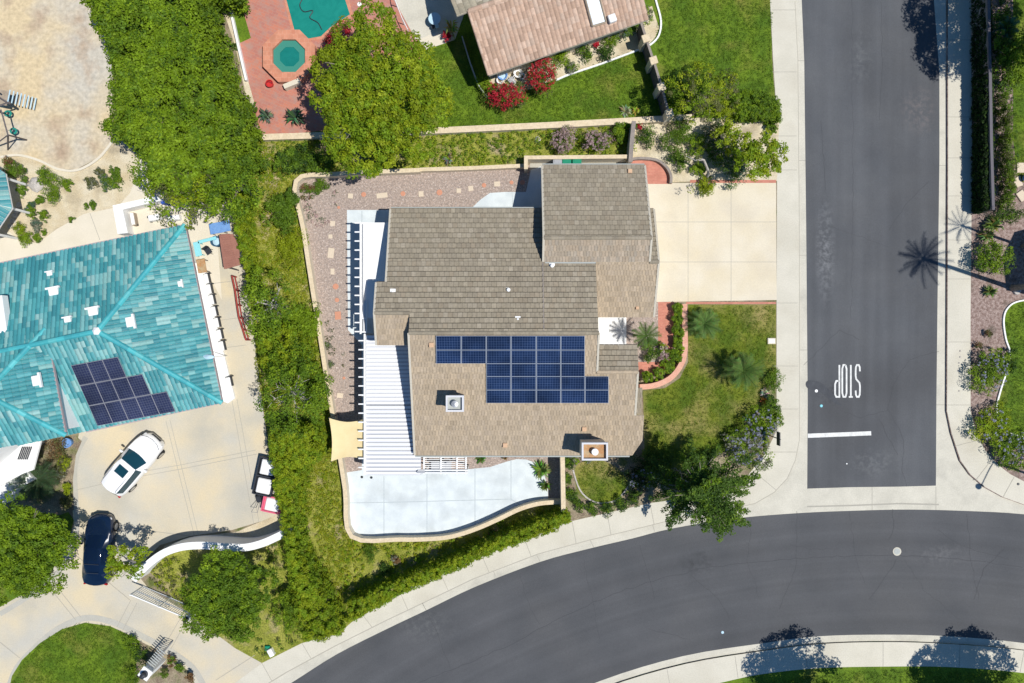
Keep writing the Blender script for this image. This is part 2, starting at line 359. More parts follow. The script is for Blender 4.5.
def pal(names, f):
    """colour for clump values f in 0..1"""
    out=np.zeros((len(f),3))
    pick=rs.randint(0,len(names),len(f))
    for i,nm in enumerate(names):
        d,m,l=[np.array(c) for c in PAL[nm]]; s=pick==i; g=f[s][:,None]
        out[s]=np.where(g<.5, d+(m-d)*g*2, m+(l-m)*(g-.5)*2)
    return out
def leafmesh(name, C, N, size, colr, parent=None, aspect=.62, mt='leaf', kind=None):
    """one mesh of leaf-sized rhombs: centres C, normals N, lengths size, colours colr"""
    n=len(C); r=rs.normal(size=(n,3)); N=N/np.maximum(np.linalg.norm(N,axis=1,keepdims=True),1e-6)
    T=np.cross(N,r); T/=np.maximum(np.linalg.norm(T,axis=1,keepdims=True),1e-6); B=np.cross(N,T)
    s=size[:,None]*.5
    V=np.stack([C-T*s, C+B*s*aspect-N*s*.15, C+T*s, C-B*s*aspect-N*s*.15],axis=1).reshape(-1,3)
    o=ORG.get(parent.name,(0,0,0)) if parent else (0,0,0)
    V=V-np.array(o)
    me=bpy.data.meshes.new(name); me.vertices.add(4*n); me.loops.add(4*n); me.polygons.add(n)
    me.vertices.foreach_set('co',V.astype(np.float32).ravel()); me.loops.foreach_set('vertex_index',np.arange(4*n,dtype=np.int32))
    me.polygons.foreach_set('loop_start',np.arange(0,4*n,4,dtype=np.int32))
    me.update(calc_edges=True); me.materials.append(M[mt])
    ca=me.color_attributes.new('Col','FLOAT_COLOR','POINT'); c=np.ones((4*n,4),dtype=np.float32); c[:,:3]=np.repeat(colr,4,axis=0)
    ca.data.foreach_set('color',c.ravel())
    ob=bpy.data.objects.new(name,me); COL.objects.link(ob)
    if parent: ob.parent=parent; ORG[ob.name]=o
    if kind: ob['kind']=kind
    return ob
def clumps_to_leaves(CC, CR, per, ls, names, bright=None, up=.55, tone=1.0, dirs=None):
    per=int(per*1.4); ls=ls*.82
    n=len(CC); f=np.clip(rs.normal(.5,.22,n),0,1) if bright is None else bright
    base=pal(names,f)
    idx=np.repeat(np.arange(n),per); m=len(idx)
    d=rs.normal(size=(m,3)); d[:,2]=np.where(d[:,2]<-.3,-d[:,2],d[:,2]); d/=np.linalg.norm(d,axis=1,keepdims=True)
    rr=rs.uniform(.35,1.0,m)**.6
    P=CC[idx]+d*(CR[idx]*rr)[:,None]*np.array([1,1,.75])
    N=d*.8+rs.normal(size=(m,3))*.45+np.array([0,0,up])
    # leaves on top of a clump are paler, leaves inside it are darker
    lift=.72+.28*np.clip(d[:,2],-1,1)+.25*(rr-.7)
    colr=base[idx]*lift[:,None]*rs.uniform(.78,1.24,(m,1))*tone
    return P,N,ls*rs.uniform(.7,1.35,m),np.clip(colr,0,.8)
def crown(name, c, rad, parent, names=('green',), k=9, dens=9.0, cr=.42, per=34, ls=.19, sub=.55, low=-.35, tone=1.0, gaps=.0, fill=2.2, reach=.70):
    """tree crown: several lobes, each covered by leaf clumps, with gaps between them"""
    c=np.array(c,float); rad=np.array(rad,float)
    lob=[]
    for i in range(k):
        a=2*math.pi*(i*.381966*1.0)+rs.uniform(-.3,.3); q=math.sqrt((i+.5)/k)*reach*rs.uniform(.85,1.1)
        z=rs.uniform(-.15,.45)*(1-q*.6)
        lob.append((c+rad*np.array([math.cos(a)*q,math.sin(a)*q,z]), rad*sub*rs.uniform(.75,1.12)*np.array([1,1,.95])))
    CC=[]; off_=[]; LO=[]
    for lc,lr in lob:
        n=int(dens*4*lr[0]*lr[1]*.9)+3
        d=rs.normal(size=(n,3)); d/=np.linalg.norm(d,axis=1,keepdims=True); d=d[d[:,2]>low]
        d=d*rs.uniform(.82,1.08,(len(d),1))
        P=lc+d*lr
        off_.append(None); keep=np.ones(len(P),bool)
        for oc,orr in lob:
            if oc is lc: continue
            keep&=(np.sum(((P-oc)/(orr*.80))**2,axis=1)>1)|(rs.uniform(size=len(P))<.12)
        CC.append(P[keep]); LO.append(np.full(keep.sum(),rs.normal(0,.13)))
    CC=np.concatenate(CC)
    nf=int(fill*rad[0]*rad[1]*3.14); a=rs.uniform(0,6.283,nf); q=np.sqrt(rs.uniform(0,1,nf))*.72
    CC=np.concatenate([CC,np.stack([c[0]+np.cos(a)*q*rad[0],c[1]+np.sin(a)*q*rad[1],c[2]+rad[2]*(.62*np.sqrt(1-q*q)-rs.uniform(.1,.5,nf))],axis=1)]); LO=np.concatenate(LO+[np.zeros(nf)])
    if gaps: kk=rs.uniform(size=len(CC))>gaps; CC=CC[kk]; LO=LO[kk]
    CR=cr*rs.uniform(.65,1.25,len(CC))
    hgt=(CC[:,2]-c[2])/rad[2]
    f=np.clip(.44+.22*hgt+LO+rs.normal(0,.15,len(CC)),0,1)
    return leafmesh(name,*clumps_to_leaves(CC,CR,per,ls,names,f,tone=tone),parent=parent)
def trunkmesh(parent, base, top, r0, limbs=6, spread=2.0, lh=1.5, mt='bark', name='trunk', twig=3, seed=1):
    rr=random.Random(seed); m=MB(); b=Vector(base); t=Vector(top)
    mid=b.lerp(t,.5)+Vector((rr.uniform(-.15,.15),rr.uniform(-.15,.15),0))
    m.tube([b,b+Vector((0,0,.15)),mid,t],[r0*1.35,r0,r0*.8,r0*.6],8)
    for i in range(limbs):
        a=2*math.pi*i/limbs+rr.uniform(-.4,.4); s=b.lerp(t,rr.uniform(.65,1)); L=spread*rr.uniform(.6,1)
        e=s+Vector((math.cos(a)*L,math.sin(a)*L,lh*rr.uniform(.6,1.1))); q=s.lerp(e,.5)+Vector((0,0,.15*L*rr.uniform(-.5,1)))
        m.tube([s,q,e],[r0*.45,r0*.3,r0*.12],6)
        for j in range(twig):
            a2=a+rr.uniform(-1.1,1.1); l2=L*rr.uniform(.3,.6); s2=q.lerp(e,rr.uniform(.1,1))
            e2=s2+Vector((math.cos(a2)*l2,math.sin(a2)*l2,l2*rr.uniform(.1,.6))); m.tube([s2,s2.lerp(e2,.5)+Vector((0,0,.08)),e2],[r0*.16,r0*.11,r0*.05],5)
    return m.build(name,M[mt],parent)
def tree(name,px,py,r_px,h0,h1,label,names,cat='tree',group=None,ry_px=None,r0=.16,seen=True,mt='bark',z0=0,base=None,seed=None,kind='crown',**kw):
    """px,py,r_px: where the crown is seen; h0..h1: height range of the crown"""
    hm=(h0+h1)/2
    c=G(px,py,hm if seen else 0); k=(HC-hm)/HC*S if seen else S
    rx=r_px*k; ry=(ry_px or r_px)*k
    b=Vector((c.x,c.y,z0)) if base is None else Vector((*G(*base).xy,z0))
    t=thing(name,b,label,cat,group)
    sd=seed or int(px*7+py)
    trunkmesh(t,b,(c.x,c.y,h0+(h1-h0)*.35),r0,spread=min(rx,ry)*.75,lh=(h1-h0)*.3,mt=mt,seed=sd,limbs=kw.pop('limbs',6))
    crown(kind,(c.x,c.y,hm),(rx,ry,(h1-h0)/2),t,names,**kw)
    return t
def shrub(px,py,r_px,h,label,names=('green',),cat='shrub',ry=None,group=None,name='shrub',flowers=None,fl=40,ls=.13,per=26,cr=None,k=4,z0=0,stem=True,**kw):
    c=G(px,py,h*.6); r=r_px*S*(HC-h*.6)/HC; ry=(ry*S if ry else r)
    t=thing(name,(c.x,c.y,z0),label,cat,group)
    cr=cr or max(.12,min(.3,r*.35))
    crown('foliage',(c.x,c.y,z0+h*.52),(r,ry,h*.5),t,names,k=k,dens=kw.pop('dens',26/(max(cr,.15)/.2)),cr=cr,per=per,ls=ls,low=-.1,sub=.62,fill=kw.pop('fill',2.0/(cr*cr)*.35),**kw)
    if stem:
        m=MB()
        for i in range(4):
            a=i*1.7; m.tube([(c.x,c.y,z0),(c.x+math.cos(a)*r*.3,c.y+math.sin(a)*r*.3,z0+h*.35),(c.x+math.cos(a)*r*.6,c.y+math.sin(a)*r*.6,z0+h*.6)],[.03,.022,.01],5)
        m.build('stem',M['bark'],t)
    if flowers:
        a=rs.uniform(0,2*math.pi,fl); q=np.sqrt(rs.uniform(0,1,fl))*.92
        CC=np.stack([c.x+np.cos(a)*q*r,c.y+np.sin(a)*q*ry,z0+h*(.62+.45*np.sqrt(1-q*q*.8))],axis=1)
        P,N,sz,cl=clumps_to_leaves(CC,np.full(fl,kw.get('fr',.09)),12,.075,(flowers,),up=.9)
        leafmesh('flowers',P,N,sz,cl,parent=t,kind='stuff')
    return t
def inpoly(x,y,poly):
    ins=np.zeros(len(x),bool); n=len(poly)
    for i in range(n):
        x1,y1=poly[i]; x2,y2=poly[(i+1)%n]
        with np.errstate(divide='ignore',invalid='ignore'):
            c=((y1>y)!=(y2>y))&(x<(x2-x1)*(y-y1)/(y2-y1)+x1)
        ins^=c
    return ins
def vnoise(x,y,sc,seed=0):
    r=np.random.RandomState(seed); out=0
    for i in range(5):
        a=r.uniform(0,6.28); f=sc*r.uniform(.6,1.7); p=r.uniform(0,6.28)
        out=out+np.sin((x*math.cos(a)+y*math.sin(a))*f+p)
    return out/5
def samplepoly(poly,dens):
    P=np.array([(p[0],p[1]) for p in poly]); x0,y0=P.min(0); x1,y1=P.max(0)
    n=int((x1-x0)*(y1-y0)*dens)+4; x=rs.uniform(x0,x1,n); y=rs.uniform(y0,y1,n); s=inpoly(x,y,P); return x[s],y[s]
def hedge(name,pts,h,label,names,seenh=True,sm=4,dens=6,cr=.34,per=30,ls=.17,cat='hedge',rough=.12,ns=.9,parent=None,child='foliage',z0=0,sides=True,tone=1.0,stems=True,group=None,under=True,foot=True):
    """clipped or wild hedge filling a photo polygon, h metres tall"""
    pp=[Vector(p[:2]) for p in (smooth(pts,sm,True) if sm else pts)]; n_=len(pp)
    ar=sum(pp[i].x*pp[(i+1)%n_].y-pp[(i+1)%n_].x*pp[i].y for i in range(n_)); poly=[]
    for i,p in enumerate(pp):
        # the silhouette is the foot of the hedge on the side facing the camera axis and its top on the far side
        e=pp[(i+1)%n_]-pp[i-1]; nn=Vector((e.y,-e.x))*(1 if ar>0 else -1)
        k=nn.normalized().dot((Vector((512,341.5))-p).normalized()) if foot else -1
        w=min(1,max(0,.5+k)); hh=(h*(1-w)) if seenh else 0; g=G(p.x,p.y,hh); poly.append((g.x,g.y))
    A=np.array(poly); cx,cy=A.mean(0)
    t=parent or thing(name,(cx,cy,z0),label,cat,group)
    x,y=samplepoly(poly,dens)
    nz=vnoise(x,y,ns,3)*.6+vnoise(x,y,ns*2.7,5)*.4
    z=z0+h*(1+rough*nz)-cr*.5
    CC=np.stack([x,y,z],axis=1); f=.5+.30*nz+rs.normal(0,.16,len(x))
    if sides:
        B=[];n=len(poly)
        for i in range(n):
            p=np.array(poly[i]);q=np.array(poly[(i+1)%n]);l=np.linalg.norm(q-p); m_=max(1,int(l*h*dens*.55))
            u=rs.uniform(0,1,(m_,1)); xy=p+(q-p)*u+rs.normal(0,cr*.35,(m_,2)); B.append(np.column_stack([xy,z0+rs.uniform(.05,1,m_)*h*.95]))
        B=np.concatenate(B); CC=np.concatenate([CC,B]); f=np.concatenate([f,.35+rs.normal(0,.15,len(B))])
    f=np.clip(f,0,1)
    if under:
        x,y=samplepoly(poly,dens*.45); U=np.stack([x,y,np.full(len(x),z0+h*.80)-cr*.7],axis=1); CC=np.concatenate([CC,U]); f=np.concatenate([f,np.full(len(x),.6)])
    CR=cr*rs.uniform(.65,1.25,len(CC))
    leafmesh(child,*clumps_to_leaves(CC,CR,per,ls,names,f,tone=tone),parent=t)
    if stems:
        sx,sy=samplepoly(poly,.3)
        for a,b in list(zip(sx,sy))[:14]:
            m=MB(); m.tube([(a,b,z0),(a+rs.uniform(-.1,.1),b+rs.uniform(-.1,.1),z0+h*.45),(a+rs.uniform(-.25,.25),b+rs.uniform(-.25,.25),z0+h*.85)],[.06,.045,.02],5); m.build('stem',M['bark'],t)
    return t
def carpet(name,pts,names,label=None,cat='ground cover',dens=30,per=8,cr=.14,ls=.11,h=.18,sm=4,tone=1.0,holes=0.0,ns=1.3,seed=2,fv=.18,nv=.35):
    """ground cover nobody could count: one object"""
    poly=[(p.x,p.y) for p in pxs(pts,sm,True)]
    x,y=samplepoly(poly,dens); nz=vnoise(x,y,ns,seed)*.6+vnoise(x,y,ns*3,seed+1)*.4
    if holes: s=nz>(-1+2*holes)*.5; x,y,nz=x[s],y[s],nz[s]
    CC=np.stack([x,y,h*(.6+.5*nz)+.03],axis=1); f=np.clip(.5+nv*nz+rs.normal(0,fv,len(x)),0,1)
    o=leafmesh(name,*clumps_to_leaves(CC,np.full(len(x),cr),per,ls,names,f,up=.9,tone=tone),kind='stuff')
    if label: tag(o,label,cat)
    return o
def fronds(m,c,n,L,droop,w,col,rise=.4,z=0,leaflets=9,seed=1,a0=0):
    rr=random.Random(seed)
    for i in range(n):
        a=a0+2*math.pi*i/n+rr.uniform(-.15,.15); l=L*rr.uniform(.82,1.1); up=rise*rr.uniform(.5,1.5); pts=[]
        for k in range(7):
            s=k/6; pts.append(Vector((c[0]+math.cos(a)*l*s,c[1]+math.sin(a)*l*s,c[2]+up*l*s*1.2-droop*l*s*s)))
        m.tube(pts,[w*.07*(1-.7*k/6)+.004 for k in range(7)],4,0,False,col=tuple(x*1.1 for x in col))
        side=Vector((-math.sin(a),math.cos(a),0))
        for k in range(leaflets):
            s=.15+.85*(k+.5)/leaflets; i0=min(5,int(s*6)); p=pts[i0].lerp(pts[i0+1],s*6-i0); fw=(pts[i0+1]-pts[i0]).normalized()
            ll=w*(1-.65*abs(s-.45))*rr.uniform(.85,1.1)
            for sg in (-1,1):
                d=(side*sg*.8+fw*.65+Vector((0,0,-.28))).normalized(); q=p+d*ll; bw=fw*w*.055
                cc=tuple(x*rr.uniform(.75,1.25) for x in col); m.face([p-bw,q,p+bw],0,cc)
def palm(px,py,h,label,L=2.2,n=16,name='palm_tree',r0=.17,cat='palm tree',droop=.7,w=.5,col=(.07,.13,.03),rise=.5,group=None,lean=(0,0),seed=3,leaflets=22,base_h=0):
    b=G(px,py,base_h); b.z=0; t=thing(name,b,label,cat,group); m=MB()
    top=b+Vector((lean[0],lean[1],h)); pts=[b.lerp(top,k/8)+Vector((lean[0],lean[1],0))*(-.25*math.sin(math.pi*k/8)) for k in range(9)]
    m.tube(pts,[r0*1.3]+[r0*(1-.25*k/8)*(1.06 if k%2 else 1) for k in range(1,9)],8); m.build('trunk',M['bark'],t)
    f=MB(); fronds(f,top,n,L,droop,w,col,rise,leaflets=leaflets,seed=seed); fronds(f,top,n//2,L*.8,droop*.3,w*.9,tuple(x*1.25 for x in col),rise*2,leaflets=leaflets,seed=seed+1,a0=.2)
    f.build('fronds',M['leaf'],t); return t
def rosette(px,py,r_px,h,label,col,cat='plant',name='rosette_plant',n=26,seed=1,group=None,flowers=None):
    """strappy or spiky low plant"""
    b=G(px,py); t=thing(name,b,label,cat,group); m=MB(); rr=random.Random(seed); r=r_px*S
    for i in range(n):
        a=rr.uniform(0,6.28); l=r*rr.uniform(.6,1.1); el=rr.uniform(.2,1.0); w=.035+r*.04
        s=Vector((-math.sin(a),math.cos(a),0))*w; d=Vector((math.cos(a),math.sin(a),0)); p0=b+Vector((0,0,.05)); p1=b+d*l*.5+Vector((0,0,h*el)); p2=b+d*l+Vector((0,0,h*el*.7))
        cc=tuple(x*rr.uniform(.6,1.35) for x in col); m.face([p0-s*.5,p1-s,p1+s,p0+s*.5],0,cc); m.face([p1-s,p2,p1+s],0,tuple(x*1.15 for x in cc))
    m.build('leaves',M['leaf'],t); return t

# ------------------------------------------------------------------ roofs
def clip(poly,axis,val,keep_gt):
    out=[]; n=len(poly)
    for i in range(n):
        a=poly[i]; b=poly[(i+1)%n]; ia=(a[axis]>=val)==keep_gt or a[axis]==val; ib=(b[axis]>=val)==keep_gt or b[axis]==val
        if ia: out.append(a)
        if ia!=ib:
            t=(val-a[axis])/(b[axis]-a[axis]); out.append(tuple(a[k]+(b[k]-a[k])*t for k in range(2)))
    return out
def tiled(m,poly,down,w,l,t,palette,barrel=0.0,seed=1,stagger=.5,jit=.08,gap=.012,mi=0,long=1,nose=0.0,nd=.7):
    """lay tiles course by course over a planar 3D polygon (may be concave); m: mesh builder"""
    rr=random.Random(seed); poly=[Vector(p) for p in poly]; o=poly[0]
    n=Vector((0,0,0))
    for i in range(len(poly)): n+=(poly[i]-o).cross(poly[(i+1)%len(poly)]-o)
    n.normalize()
    if n.z<0: n=-n
    v=Vector(down)-n*Vector(down).dot(n); v.normalize(); u=v.cross(n)*-1
    P2=[((p-o).dot(u),(p-o).dot(v)) for p in poly]
    u0=min(p[0] for p in P2); u1=max(p[0] for p in P2); v1=max(p[1] for p in P2); v0=min(p[1] for p in P2)
    rows=int((v1-v0)/l)+1; cols=int((u1-u0)/w)+2
    cache={}; runs={}
    if long>1:
        for i in range(-1,cols):
            r=[];
            while len(r)<rows+1: r+= [len(r)+1000*i]*rr.randint(1,long)
            runs[i]=r
    for j in range(rows):
        vb=v1-j*l; va=vb-l; row=clip(clip(P2,1,va,True),1,vb,False)
        if len(row)<3: continue
        for i in range(-1,cols):
            ua=u0+i*w+((j%2)*stagger*w if stagger else 0); ub=ua+w-gap
            c=clip(clip(row,0,ua,True),0,ub,False)
            if len(c)<3: continue
            key=runs[i][j] if long>1 else (i,j)
            if key not in cache:
                b=rr.choice(palette); k=1+rr.uniform(-jit,jit)*1.5; cache[key]=tuple(x*k for x in b)
            col=cache[key]; k=rr.uniform(1-jit*.5,1+jit*.5); col=tuple(x*k for x in col); lift=rr.uniform(0,.006)
            segs=[(ua,ub)] if not barrel else [(ua+(ub-ua)*a/4,ua+(ub-ua)*(a+1)/4) for a in range(4)]
            for sa,sb in segs:
                cs=c if not barrel else clip(clip(c,0,sa,True),0,sb,False)
                if len(cs)<3: continue
                def H(p):
                    z=.01+t*(p[1]-va)/l+lift
                    if barrel: q=(p[0]-ua)/(ub-ua); z+=barrel*math.sin(math.pi*min(1,max(0,q)))
                    return z
                pts=[o+u*p[0]+v*p[1]+n*H(p) for p in cs]
                if (pts[1]-pts[0]).cross(pts[2]-pts[0]).dot(n)<0: pts=pts[::-1]
                m.face(pts,mi,col)
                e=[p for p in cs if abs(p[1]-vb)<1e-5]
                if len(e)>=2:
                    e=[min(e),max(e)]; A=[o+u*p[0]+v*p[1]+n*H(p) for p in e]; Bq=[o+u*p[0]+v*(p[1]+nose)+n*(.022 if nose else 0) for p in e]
                    m.face([A[0],A[1],Bq[1],Bq[0]],mi,tuple(x*nd for x in col))  # butt end darkened: the shade below each course is put into its colour
def deck(m,poly,down_th=.16,mi=0,drop=.0):
    """solid board under the tiles with its fascia"""
    P=[Vector(p)-Vector((0,0,drop)) for p in poly]; n=len(P)
    nn=Vector((0,0,0))
    for i in range(n): nn+=(P[i]-P[0]).cross(P[(i+1)%n]-P[0])
    if nn.z<0: P=P[::-1]
    vs=[tuple(p) for p in P]+[(p.x,p.y,p.z-down_th) for p in P]
    m.mesh(vs,[tuple(range(n)),tuple(range(2*n-1,n-1,-1))]+[(i,n+i,n+(i+1)%n,(i+1)%n) for i in range(n)],mi)
def ridgecap(m,a,b,w,palette,seed=1,h=.07,l=.42,mi=0):
    a=Vector(a);b=Vector(b);d=(b-a); L=d.length; d.normalize(); s=d.cross(Vector((0,0,1))).normalized(); up=s.cross(d); rr=random.Random(seed)
    n=max(1,int(L/l)); l=L/n
    for i in range(n):
        c=rr.choice(palette); k=rr.uniform(.9,1.15); c=tuple(x*k for x in c); p=a+d*l*i; q=a+d*(l*(i+1)+.03)
        pr=[(-w/2,-.02),(-w*.3,h*.75),(0,h),(w*.3,h*.75),(w/2,-.02)]
        for t in range(4):
            (x0,z0),(x1,z1)=pr[t],pr[t+1]
            m.face([p+s*x0+up*z0,q+s*x0+up*(z0+.02),q+s*x1+up*(z1+.02),p+s*x1+up*z1],mi,c)
# ================================================================== THE SETTING
ter=MB(); ter.face([(-3000,-3000,-.22),(3000,-3000,-.22),(3000,3000,-.22),(-3000,3000,-.22)]); tag(ter.build('terrain',M['ground']),kind='structure')
RZ=-.12
gt=MB(); P=pxs([(-500,-400),(1550,-400),(1550,1150),(-500,1150)]); gt.prism([p for p in P],-.4,RZ-.004)
for j in ([(797,60),(807,60)],[(797,160),(807,160)],[(798,255),(808,255)],[(798,350),(809,350)],[(938,40),(948,40)],[(938,165),(948,165)],[(937,272),(948,272)],[(937,405),(948,405)],
          [(873,487),(873,512)],[(937,487),(937,512)],[(655,532),(652,522)],[(594,548),(590,540)],[(540,562),(535,552)],[(495,576),(492,568)]):
    gt.strip(pxs(j),.04,RZ-.001,1)
gt.strip(pxs([(808,507),(850,506),(900,504),(940,505)]),.10,RZ-.0015,1)
gto=gt.build('gutter',[M['gutter'],M['joint']]); tag(gto,kind='structure')
top_edge=[(-40,960),(60,860),(150,775),(240,715),(292,683),(336.5,655),(388,629),(426,611),(475,587.5),(540,562.5),(590,549),(632.5,539),(672.5,529),(735,519),(800,513.5),(860,511),(911,510),(970,511.5),(1024,514.6),(1100,524),(1300,565),(1550,640)]
bot_edge=[(1550,790),(1300,705),(1100,657),(1024,643.7),(950,637),(885.7,635.4),(820,637),(765.6,643.7),(683,657),(600,682),(520,718),(430,765),(330,830),(200,960)]
road=MB(); pts=pxs(smooth(top_edge,4)+smooth(bot_edge,4))
if True: road.face([(p.x,p.y,RZ) for p in pts][::-1])
def cracks(m,lines,z,w=.035,seed=3):
    rr=random.Random(seed)
    for i,l in enumerate(lines):
        q=[]
        for a,b in zip(l[:-1],l[1:]):
            k=max(2,int(math.hypot(b[0]-a[0],b[1]-a[1])/6))
            for s in range(k): q.append((a[0]+(b[0]-a[0])*s/k+rr.uniform(-1,1),a[1]+(b[1]-a[1])*s/k+rr.uniform(-1,1)))
        q.append(l[-1]); m.strip(pxs(q),w*rr.uniform(.6,1.1),z+.0003*i,1)
seam=smooth([(420,683),(500,650),(600,600),(700,570),(790,560),(880,556),(960,560),(1024,568)],5)
cracks(road,[[(p.x,p.y) for p in seam]],RZ+.002,.03)
cracks(road,[[(520,575),(530,610),(540,625)],[(584,560),(592,600),(600,640)],[(640,545),(655,600)],[(752,520),(748,560),(760,600)],[(798,512),(796,570),(780,610)],[(850,512),(857,560),(866,585)],
  [(893,510),(895,528),(890,540)],[(898,560),(885,580),(870,600)],[(905,560),(925,590),(960,620)],[(940,530),(965,548),(1010,560)],[(968,515),(972,560),(980,600)],[(1005,550),(985,570),(975,600)],[(690,575),(720,600),(730,620)],
  [(420,600),(440,640),(450,670)],[(790,545),(810,550),(840,549)],[(650,630),(690,640)]],RZ+.003,.022)
tag(road.build('road',[M['asphalt_road'],M['crack']]),kind='structure')
st=MB(); pts=pxs([(790,-400),(803,-100),(802.5,0),(805,60),(807,230),(808.5,400),(808,489),(850,487.6),(900,487),(937,486),(937.5,400),(938.5,310),(940.5,160),(940.5,72),(935,0),(925,-400)])
st.face([(p.x,p.y,RZ) for p in pts][::-1] )
cracks(st,[[(853.5,-50),(853,60),(854,200),(852,320)],[(882,0),(883,60),(880,120)],[(930,180),(905,205),(890,230)],[(830,225),(870,240),(890,247)],[(940,352),(910,360),(895,385),(888,410),(862,418),(845,412)],[(890,410),(905,440),(903,470),(908,487)],[(805,365),(840,330),(860,340)],[(822,120),(826,190)],[(880,420),(899,455)]],RZ+.002,.02,5)
for k,(a,b,w) in enumerate((((823,40),(820,200),.5),((823,180),(825,320),.7),((920,100),(925,130),.9))): pass
tag(st.build('side_street',[M['asphalt'],M['crack']]),kind='structure')
def blob(name,pts,mt,z):
    m=MB(); p=pxs(pts,5,True); a=sum(p[i].x*p[(i+1)%len(p)].y-p[(i+1)%len(p)].x*p[i].y for i in range(len(p)))
    if a<0:p=p[::-1]
    m.face([(q.x,q.y,z) for q in p]); return tag(m.build(name,mt),kind='structure')
blob('oil_stain',[(808,381),(820,382),(830,390),(838,400),(842,406),(832,401),(822,393),(808,388)],M['stain'],RZ+.006)
# lots
west=[(-500,-400),(795,-400),(794.5,0),(797.5,60),(799,230),(799,400),(799,440),(795,460),(787,478),(774,492),(755,503),(725,510),(700,514),(672,519.5),(632,529.5),(588,540),(538,553.5),(473,578.5),(424,602),(386,620),(334,646),(286,672),(232,705),(140,766),(50,850),(-50,950),(-500,1000)]
wl=MB(); wl.prism([p for p in pxs(west)],-.35,0); tag(wl.build('west_lots',M['soil']),kind='structure')
kerb_w=west[1:25]
swz=.012
inner=[(769,-400),(770,0),(773,60),(776,105),(777,180),(776.5,300),(776.5,400),(776,430),(765,453),(748,474),(725,489),(695,496),(650,503),(607,512),(572,520),(525,540),(450,568),(400,592),(352,622),(340,632),(302,643),(262,663),(225,690),(150,745),(40,830),(-60,925)]
sheet('sidewalk',[(x,y) for x,y in west[1:26]]+inner[::-1],M['walk'],swz,joints=[[(772,y),(796+y/200,y)] for y in (-60,10,72,136,170,303,366,409)]+[[(766,452),(797,452)],[(752,470),(776,490)],[(705,497),(708,513)],[(650,503),(654,524)],[(607,512),(611,535)],[(572,520),(576,543)],[(525,540),(531,556)],[(482,556),(489,572)],[(440,572),(448,590)],[(400,592),(408,610)],[(362,614),(372,627)],[(302,643),(311,658)],[(262,663),(272,681)]],
      extra=[])
south=[(200,1100),(330,850),(430,776),(522,725),(603,688.5),(685,664),(766,650.5),(820,644),(886,642),(950,644),(1024,650.5),(1100,664),(1300,712),(1550,797),(1550,1100)]
sl=MB(); sl.prism([p for p in pxs(smooth(south[1:14],3)+[Vector((1550,1100)),Vector((200,1100))])],-.35,0); tag(sl.build('south_lots',M['soil']),kind='structure')
so=[(x,y) for x,y in [(430,776),(522,725),(603,688.5),(685,664),(766,650.5),(820,644),(886,642),(950,644),(1024,650.5),(1100,664),(1300,712)]]
si=[(1300,735),(1100,686),(1024,673),(950,667),(886,666.5),(820,668),(766,673.5),(728,681),(640,703),(560,735),(480,780)]
sheet('sidewalk',[tuple(p) for p in smooth(so,4)]+[tuple(p) for p in smooth(si,4)],M['walk'],swz,joints=[[(600,690),(606,712)],[(667,669),(671,692)],[(735,656),(738,678)],[(806,646),(807,669)],[(883,642.5),(883,666)],[(960,644.5),(959,667)],[(1024,651),(1020,672)]])
sheet('lawn',[(480,781)]+[tuple(p) for p in smooth(si[::-1],4)]+[(1400,760),(1500,1080),(260,1080)],M['lawn'],.008)
east=[(948,-400),(947.3,0),(947.5,160),(947,310),(946.5,411),(951,433),(960,461),(970,475),(984.6,487.5),(1003,497.5),(1024,505),(1100,522),(1300,567),(1550,642),(1550,-400)]
el=MB(); el.prism([p for p in pxs(east)],-.35,0); tag(el.build('east_lots',M['mulch']),kind='structure')
ei=[(971,-400),(971,0),(972,160),(970.5,310),(970.5,411),(976.5,433),(985,450),(997,464),(1010,474),(1024,481.5),(1100,503),(1300,545)]
sheet('sidewalk',[(948.4,-400),(947.8,0),(948,160),(947.5,310)]+[(946.9,411),(951.4,432.5),(960.5,460.5),(970.5,474.5),(985,487),(1003,497),(1024,504.5),(1100,521.5),(1300,566.5)]+ei[::-1],M['walk'],swz,
      joints=[[(948,y),(971,y)] for y in (-30,40,117,158,196,240,279,342,405)]+[[(955,446),(979,440)],[(975,481),(992,459)],[(1003,497),(1014,477)]])
sheet('lawn',[(1100,300),(1040,300),(1015,303),(1006,310),(1003,322),(1006,340),(1010,352),(1008,368),(1001,390),(997,408),(999,424),(1010,434),(1030,440),(1100,440)],M['lawn'],.010,sm=3)
sheet('lawn',[(1013,-60),(1013,60),(1013,140),(1018,180),(1040,190),(1120,180),(1120,-60)],M['lawn'],.010)
